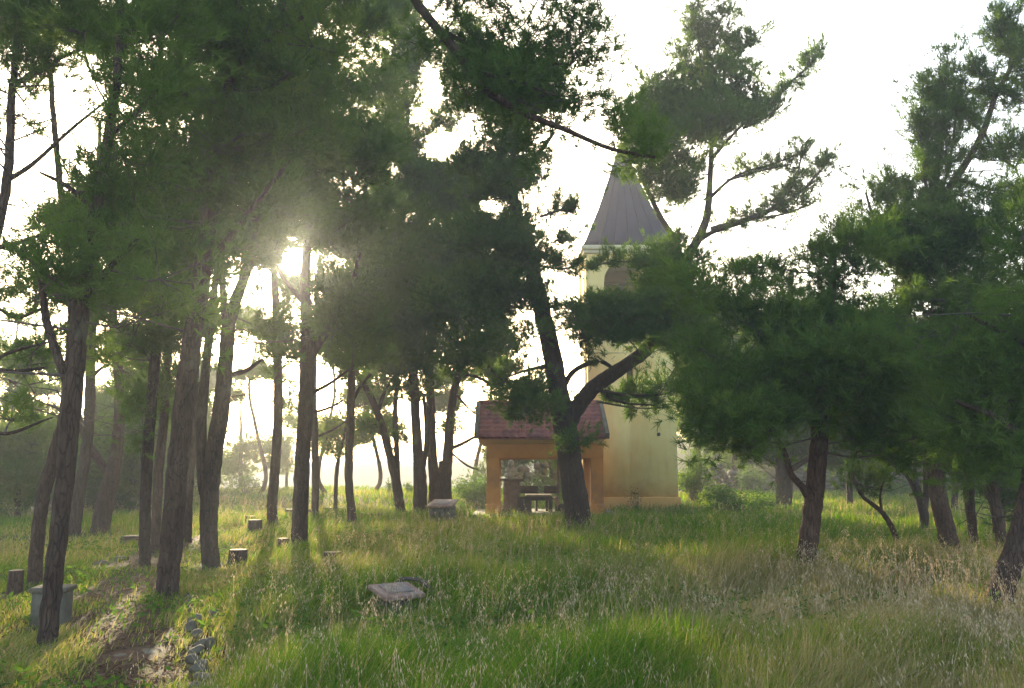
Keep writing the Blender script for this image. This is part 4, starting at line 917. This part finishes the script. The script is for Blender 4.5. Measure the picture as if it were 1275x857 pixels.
for k, (x, yb, d, top, tone, bl, l) in enumerate([
    (5, 650, 30, 500, .2, [(-10, 600, 50, 40), (30, 610, 40, 24), (20, 540, 50, 24, 0, .5)], 'dusky background tree low at the left edge beyond the bright bush'),
    (60, 655, 32, 480, .1, [(60, 600, 36, 34), (50, 555, 40, 24, 0, .6), (60, 500, 34, 20, 0, .35)], 'background tree seen between the two front leaning trunks and the bowed one'),
    (140, 650, 35, 470, .12, [(140, 610, 40, 26), (150, 560, 36, 24, 0, .8), (145, 510, 30, 20, 0, .5)], 'low crowned background tree behind the foot of the forked left pine'),
    (190, 650, 36, 450, .05, [(190, 605, 36, 34), (195, 550, 34, 30, 0, .8), (190, 500, 28, 24, 0, .5)], 'background tree showing between the slim and the thickest front trunks'),
    (250, 650, 36, 440, .1, [(250, 600, 30, 34), (245, 540, 28, 30, 0, .8), (255, 480, 22, 24, 0, .5)], 'background tree showing through the fork of the two stemmed front pine')]):
    back(l, x, yb, d, 7, top, bl, tone, dens=1.7)

for k, (x, yb, d, top, tone, bl, l) in enumerate([
    (322, 650, 33, 430, .3, [(325, 470, 30, 22, 0, .8), (300, 500, 20, 20, 0, .6), (320, 410, 26, 20, 0, .8)], 'thin far pine in the bright gap right of the two stemmed front pine'),
    (405, 650, 34, 420, .3, [(410, 450, 24, 18, 0, .9), (405, 535, 24, 18, 0, .6), (430, 500, 16, 16, 0, .5), (365, 520, 14, 24, 0, .5)], 'thin far pine in the bright gap right of the trunk below the sun'),
    (465, 650, 36, 420, .4, [(470, 450, 36, 24, 0, .9), (455, 500, 30, 18, 0, .8), (480, 530, 26, 12, 0, .7), (445, 545, 16, 10, 0, .5)], 'yellow green far pine behind the left leaning twin stemmed pine'),
    (600, 650, 38, 420, .35, [(600, 460, 34, 26, 0, .8), (570, 500, 24, 22, 0, .6), (620, 520, 24, 16, 0, .7), (590, 555, 22, 18, 0, .5), (545, 480, 16, 40, 0, .6)], 'yellow green far pine left of the pavilion roof'),
    (25, 650, 33, 400, .1, [(25, 430, 40, 30, 0, .5), (30, 490, 40, 24, 0, .6), (10, 560, 40, 26, 0, .8), (60, 540, 30, 24, 0, .7)], 'tall lacy background tree at the far left with bare lower boughs'),
    (165, 650, 34, 400, .08, [(160, 450, 30, 30, 0, .7), (140, 500, 26, 26, 0, .7), (170, 560, 30, 24, 0, .9), (120, 590, 30, 20, 0, .8), (220, 590, 24, 30, 0, .8)], 'lacy background tree between the forked left pine and the slim front pine')]):
    sg = 1 if k % 2 else -1
    pine(l, (x, yb, d), [(x, yb, 7), (x - 9 * sg, yb - 60, 6), (x + 4 * sg, yb - 120, 5), (x + 12 * sg, yb - 170, 4), (x + 2 * sg, top, 2)], [], bl, group=GB, tone=tone, dead=6, dens=1.35)

for k, (x, l) in enumerate([(880, 'tall far tree closing the view just right of the tower'), (945, 'tall far tree behind the dry stone wall in the shade'), (1015, 'tall far tree behind the front right crown, middle one'),
                            (1085, 'tall far tree behind the bent sapling'), (1160, 'tall far tree behind the V shaped pine'), (1240, 'tall far tree behind the near right leaning trunk')]):
    back(l, x, 600, 53 + (k % 2), 9, 380, [(x, 570, 40, 20, 0, 1.4), (x + 6, 530, 42, 30, 0, 1.6), (x - 6, 480, 42, 34, 0, 1.6), (x, 430, 38, 34, 0, 1.5)], .02 + .1 * (k % 2))  # belt of trees added to shade the right side and darken its background

# ------------------------------------------------------------------ shrubs
def leaves(P, size, tint, flat=.5):
    n = len(P); a = rng.standard_normal((n, 3)); a[:, 2] *= flat; a /= np.linalg.norm(a, axis=1)[:, None]
    b = np.cross(a, rng.standard_normal((n, 3))); b /= np.linalg.norm(b, axis=1)[:, None]
    s = size * rng.uniform(.6, 1.3, (n, 1))
    V = np.stack([P - a * s, P + b * s * .42, P + a * s, P - b * s * .42], 1).reshape(-1, 3)
    i = np.arange(n)[:, None] * 4; T = np.concatenate([i + np.array([0, 1, 2]), i + np.array([0, 2, 3])])
    return V, T, np.repeat(np.clip(tint + .2 * rng.standard_normal(n), 0, 1), 4)
def shrub(label, px, py, d, w, h, n, tint, size=.05, holes=True):  # tint carries the light: paler leaves for sunlit shrubs, darker for shaded
    c = at(px, py, d); g = float(gz(c[0], d)); s_ = d / F; rw, rh = w * s_ / 2, h * s_
    t = thing('shrub', label, 'shrub', (c[0], d, g), 'shrubs around the clearing')
    mb = MB(); P = []
    k = max(9, int(14 * rw * rh / .5)); k = min(k, 40)
    for _ in range(k):
        an = rng.uniform(0, 6.283); rr = rw * math.sqrt(rng.uniform(0, 1)); e = np.array((c[0] + rr * math.cos(an), d + .8 * rr * math.sin(an), g + rh * rng.uniform(.35, 1.0) * (1 - .45 * (rr / rw) ** 2)))
        b = np.array((c[0] + .1 * math.cos(an), d + .1 * math.sin(an), g)); m_ = (b + e) / 2 + rng.normal(0, .06, 3); mb.tube([b, m_, e], [.014, .009, .003], 4, False)
        q = int(n / k); f = rng.uniform(.45, 1.05, q)[:, None]; P.append(m_ + (e - m_) * f + rng.standard_normal((q, 3)) * np.array((.16, .16, .12)) * (rw + .3))
    mb.build('stems', M['twig'], t)
    P = np.vstack(P); P = P[P[:, 2] > gz(P[:, 0], P[:, 1])]
    V, T, tn = leaves(P, size, tint); link_mesh('foliage', V, T, M['leaf'], t, tn, list(t['_o']))
shrub('bright round shrub at the lip of the slope, left of the slim curved pine', 304, 630, 34, 36, 26, 900, .75, .05)
shrub('sunlit shrub left of the pavilion behind the clump of stems', 588, 640, 31, 50, 36, 1500, .6, .055)
shrub('dark low shrub against the left pavilion pillar', 600, 636, 29.5, 44, 36, 1300, .3, .05)
shrub('bright leafy shrub at the right foot of the tower', 866, 628, 33.5, 44, 74, 2400, .8, .06)
shrub('low sunlit shrub in the grass right of the tower', 892, 632, 31, 40, 26, 1400, .85, .05)
shrub('yellow green shrub in the sun behind the shaded right lawn', 938, 628, 40, 40, 40, 1300, .7, .06)
shrub('broad dim shrub in the shade of the front right pine', 920, 640, 27, 100, 34, 2400, .2, .05)
shrub('dark scrub between the far trunks on the right', 1085, 622, 36, 40, 40, 1200, .25, .06)
shrub('sunlit low scrub behind the V shaped pine', 1120, 625, 38, 60, 22, 1300, .75, .06)
shrub('scrub at the right edge behind the pale barked trunk', 1240, 640, 36, 60, 30, 1300, .4, .06)
shrub('bright bush at the left edge beyond the dark stump', 12, 660, 25, 44, 60, 1800, .7, .055)
shrub('dark bush between the bowed trunk and the forked pine at the left', 108, 655, 29, 40, 40, 1400, .2, .055)
shrub('dark bush behind the upright slim front pine', 170, 652, 28, 46, 34, 1400, .2, .055)
shrub('dry twiggy weed growing against the tower plinth', 792, 640, 28.6, 26, 40, 260, .1, .03)
shrub('tiny conifer like shrub standing on the crest of the bank before the hills', 485, 622, 35.5, 8, 18, 500, .3, .03)
shrub('low tuft shrub on the crest right of the leaning twin pine', 512, 626, 34, 14, 20, 500, .4, .04)
shrub('leafy green sapling bush under the pavilion rear edge', 672, 622, 33, 60, 22, 1600, .6, .05)

shrub('big dim bush behind the feet of the bowed and forked left pines', 130, 650, 28.5, 76, 90, 4600, .2, .06)
shrub('big bush showing between the forked left pine and the slim front pine', 170, 650, 31, 70, 96, 4600, .3, .06)
shrub('big bush showing between the slim and the thickest front trunks', 222, 650, 30, 60, 80, 4000, .25, .06)
# ------------------------------------------------------------------ meadow grass (uncountable) and dry wild oats
def noise2(x, y, s, seed):
    r = np.random.default_rng(seed); z = np.zeros_like(x)
    for k in range(7):
        a, b, p = r.normal(0, 1.0, 3); z += np.sin((x * a + y * b) * s + p * 5) * (1 if k < 4 else .6)
    return z / 3.2
def field(n, y0, y1, pw_):
    u = rng.uniform(0, 1, n); e = 1 - pw_
    y = (y0 ** e + u * (y1 ** e - y0 ** e)) ** (1 / e)
    x = rng.uniform(-1, 1, n) * (.66 * y + 2.0); return x, y
OBST = [(o_.location.x, o_.location.y) for o_ in ROOTS if o_['category'] in ('stump', 'plaque', 'block')]
def clear(x, y):
    k = ~((x > PAVBOX[0]) & (x < PAVBOX[1]) & (y > PAVBOX[2]) & (y < PAVBOX[3]))
    k &= ~((x > TX0 - .1) & (x < TX1 + .1) & (y > TY0 - .1) & (y < TY0 + TW + .1))
    for a, b in OBST: k &= (x - a) ** 2 + (y - b) ** 2 > .16 ** 2
    for a, b, q_ in STONES: k &= (x - a) ** 2 + ((y - b + .04) * .8) ** 2 > q_ ** 2
    return k
stx, sty = zip(*[G(a, b)[:2] for a, b in ((248, 857), (246, 800), (238, 755), (300, 690), (330, 655))])
def meadow_side(x, y):                                 # 0 = trodden grove floor on the left, 1 = tall meadow
    ex = np.interp(y, sty, stx); return np.maximum(sstep(-.05, .9, x - ex), .8 * sstep(18, 23, y))
x, y = field(540000, 4.3, 41, 1.6)
k = clear(x, y); x, y = x[k], y[k]
ms = meadow_side(x, y); pm = path_mask(x, y)
keep = rng.uniform(0, 1, len(x)) < np.where(ms > .3, 1, np.clip(.85 + .5 * noise2(x, y, 1.3, 5), .12, 1)) * np.clip((pm - .25 + .9 * noise2(x, y, 2.1, 31)) * 1.0, .08, 1)
x, y, ms = x[keep], y[keep], ms[keep]
n = len(x)
L = (.10 + .17 * ms) * (1 + .45 * noise2(x, y, 1.6, 2)) * rng.uniform(.4, 1.5, n)
L *= np.where(y > 26, .75, 1)
for a, b in OBST: L *= 1 - .45 * np.exp(-(((x - a) / .5) ** 2 + ((y - b + .5) / .9) ** 2))
L *= 1 + .25 * np.clip(1 - np.abs(x - 3) / 6, 0, 1) * (y < 22)
wd = (.0024 + .00030 * y) * rng.uniform(.6, 1.5, n)
an = 2.6 * noise2(x, y, .9, 52) + rng.normal(0, 1.3, n); ln_ = (rng.uniform(.1, .9, n) + .9 * np.clip(noise2(x, y, 1.2, 41), 0, 1)) * L
wind = np.stack([np.cos(an) * ln_ + .06 * L, np.sin(an) * ln_], -1)
B = np.stack([x, y, gz(x, y) - .01], -1)
sd = np.stack([-np.sin(an + .6), np.cos(an + .6), np.zeros(n)], -1) * wd[:, None]
mid = B + np.concatenate([wind * .35, (L * .6)[:, None]], 1); tip = B + np.concatenate([wind, (L * np.clip(1.0 - .28 * (ln_ / L) ** 2, .45, 1))[:, None]], 1)
V = np.stack([B - sd, B + sd, mid - sd * .75, mid + sd * .75, tip], 1).reshape(-1, 3)
i = np.arange(n)[:, None] * 5
T = np.concatenate([i + np.array(q) for q in ((0, 1, 3), (0, 3, 2), (2, 3, 4))])
rightdry = sstep(.04, .34, x / y) * sstep(17, 10, y) * np.clip(.8 + .6 * noise2(x, y, .9, 17), .2, 1.4)
tn = .37 + .20 * noise2(x, y, .8, 9) + .24 * rng.standard_normal(n) + .40 * (rng.uniform(0, 1, n) < .10) + .50 * rightdry + .20 * (1 - ms) + .10 * np.clip(noise2(x, y, .35, 4), 0, 1)
tn += .22 * np.exp(-((x + 2.4) ** 2 / 5 + (y - 14.5) ** 2 / 12))  # golden sunlit patch at mid left, put into the blade tint
o = link_mesh('meadow_grass', V, T, M['grass'], tint=np.repeat(np.clip(tn, 0, 1), 5)); o['kind'] = 'stuff'

x, y = field(26000, 4.6, 27, 1.6)
ms = meadow_side(x, y)
p_ = ms * (.22 + .74 * sstep(.5, 5, x) * sstep(15, 8, y) + .30 * np.exp(-((x + 2.0) ** 2 / 6 + (y - 15) ** 2 / 16)) + .10 * sstep(16, 20, y)) * np.clip(.65 + .6 * noise2(x, y, 1.0, 12), .05, 1.2)
k = clear(x, y) & (rng.uniform(0, 1, len(x)) < p_); x, y = x[k], y[k]; n = len(x)
H = rng.uniform(.32, .70, n) * np.where(x > 1, 1.12, 1); an = rng.uniform(0, 6.283, n); ln_ = rng.uniform(.12, .75, n) * H
def stem_pt(t): return np.stack([x + np.cos(an) * ln_ * t ** 2, y + np.sin(an) * ln_ * t ** 2, gz(x, y) + H * t * (1 - .12 * t ** 3)], -1)
wd = .0008 + .00008 * y
sv = np.stack([-np.sin(an), np.cos(an), np.zeros(n)], -1) * wd[:, None]
Vs, Ts, Tn = [], [], []; off = 0; tb_ = np.clip(.45 + .2 * rng.standard_normal(n), 0, 1)
ts = [0, .35, .7, 1.0]
for a, b in zip(ts[:-1], ts[1:]):
    pa, pb = stem_pt(a), stem_pt(b); Vs.append(np.stack([pa - sv, pa + sv, pb + sv * .8, pb - sv * .8], 1).reshape(-1, 3)); i = np.arange(n)[:, None] * 4 + off
    Ts += [i + np.array((0, 1, 2)), i + np.array((0, 2, 3))]; off += 4 * n; Tn.append(np.repeat(tb_, 4))
for j in range(9):                                     # drooping spikelets
    t0 = rng.uniform(.62, 1.0, n); pa = np.stack([x + np.cos(an) * ln_ * t0 ** 2, y + np.sin(an) * ln_ * t0 ** 2, gz(x, y) + H * t0 * (1 - .12 * t0 ** 3)], -1)
    a2 = rng.uniform(0, 6.283, n); dr = rng.uniform(.012, .05, n); c = pa + np.stack([np.cos(a2) * dr, np.sin(a2) * dr, rng.uniform(-.02, .015, n)], -1)
    ll = rng.uniform(.011, .020, n)[:, None]; w_ = (.0020 + .00021 * y)[:, None]
    dn = np.stack([np.cos(a2) * .5, np.sin(a2) * .5, -np.ones(n)], -1); sd = np.stack([-np.sin(a2), np.cos(a2), np.zeros(n)], -1)
    Vs.append(np.stack([c - dn * ll * .6, c + sd * w_, c + dn * ll, c - sd * w_], 1).reshape(-1, 3)); i = np.arange(n)[:, None] * 4 + off
    Ts += [i + np.array((0, 1, 2)), i + np.array((0, 2, 3))]; off += 4 * n; Tn.append(np.repeat(np.clip(tb_ + .2, 0, 1), 4))
o = link_mesh('dry_wild_oats', np.vstack(Vs), np.vstack(Ts), M['oat'], tint=np.concatenate(Tn)); o['kind'] = 'stuff'
# fallen needles, bark chips and twigs on the trodden floor
x, y = field(60000, 4.5, 24, 1.7); k = (meadow_side(x, y) < .5) & clear(x, y); x, y = x[k], y[k]; n = len(x)
an = rng.uniform(0, 6.283, n); l_ = rng.uniform(.03, .09, n); c = np.stack([x, y, gz(x, y) + .03], -1); d_ = np.stack([np.cos(an) * l_, np.sin(an) * l_, rng.normal(0, .012, n)], -1); s_ = np.stack([-np.sin(an), np.cos(an), np.zeros(n)], -1) * rng.uniform(.003, .012, (n, 1))
V = np.stack([c - d_, c + s_, c + d_, c - s_], 1).reshape(-1, 3); i = np.arange(n)[:, None] * 4
o = link_mesh('needle_litter', V, np.concatenate([i + np.array((0, 1, 2)), i + np.array((0, 2, 3))]), M['litter'], tint=np.repeat(rng.uniform(0, 1, n), 4)); o['kind'] = 'stuff'

# broad leaved weeds between the grasses
x, y = field(3600, 4.6, 26, 1.5); k = clear(x, y) & (noise2(x, y, 1.4, 21) > -.1); x, y = x[k], y[k]; n = len(x); q_ = 9
P = np.stack([x, y, gz(x, y)], -1)[:, None] + rng.standard_normal((n, q_, 3)) * np.array((.07, .07, .05)) + np.array((0, 0, 1.)) * (rng.uniform(.06, .26, (n, 1, 1)) * (.5 + .5 * meadow_side(x, y))[:, None, None])
V, T, tn = leaves(P.reshape(-1, 3), .034, .62, .6)
o = link_mesh('meadow_weeds', V, T, M['leaf'], tint=tn); o['kind'] = 'stuff'


for r_ in ROOTS:
    if '_o' in r_: del r_['_o']
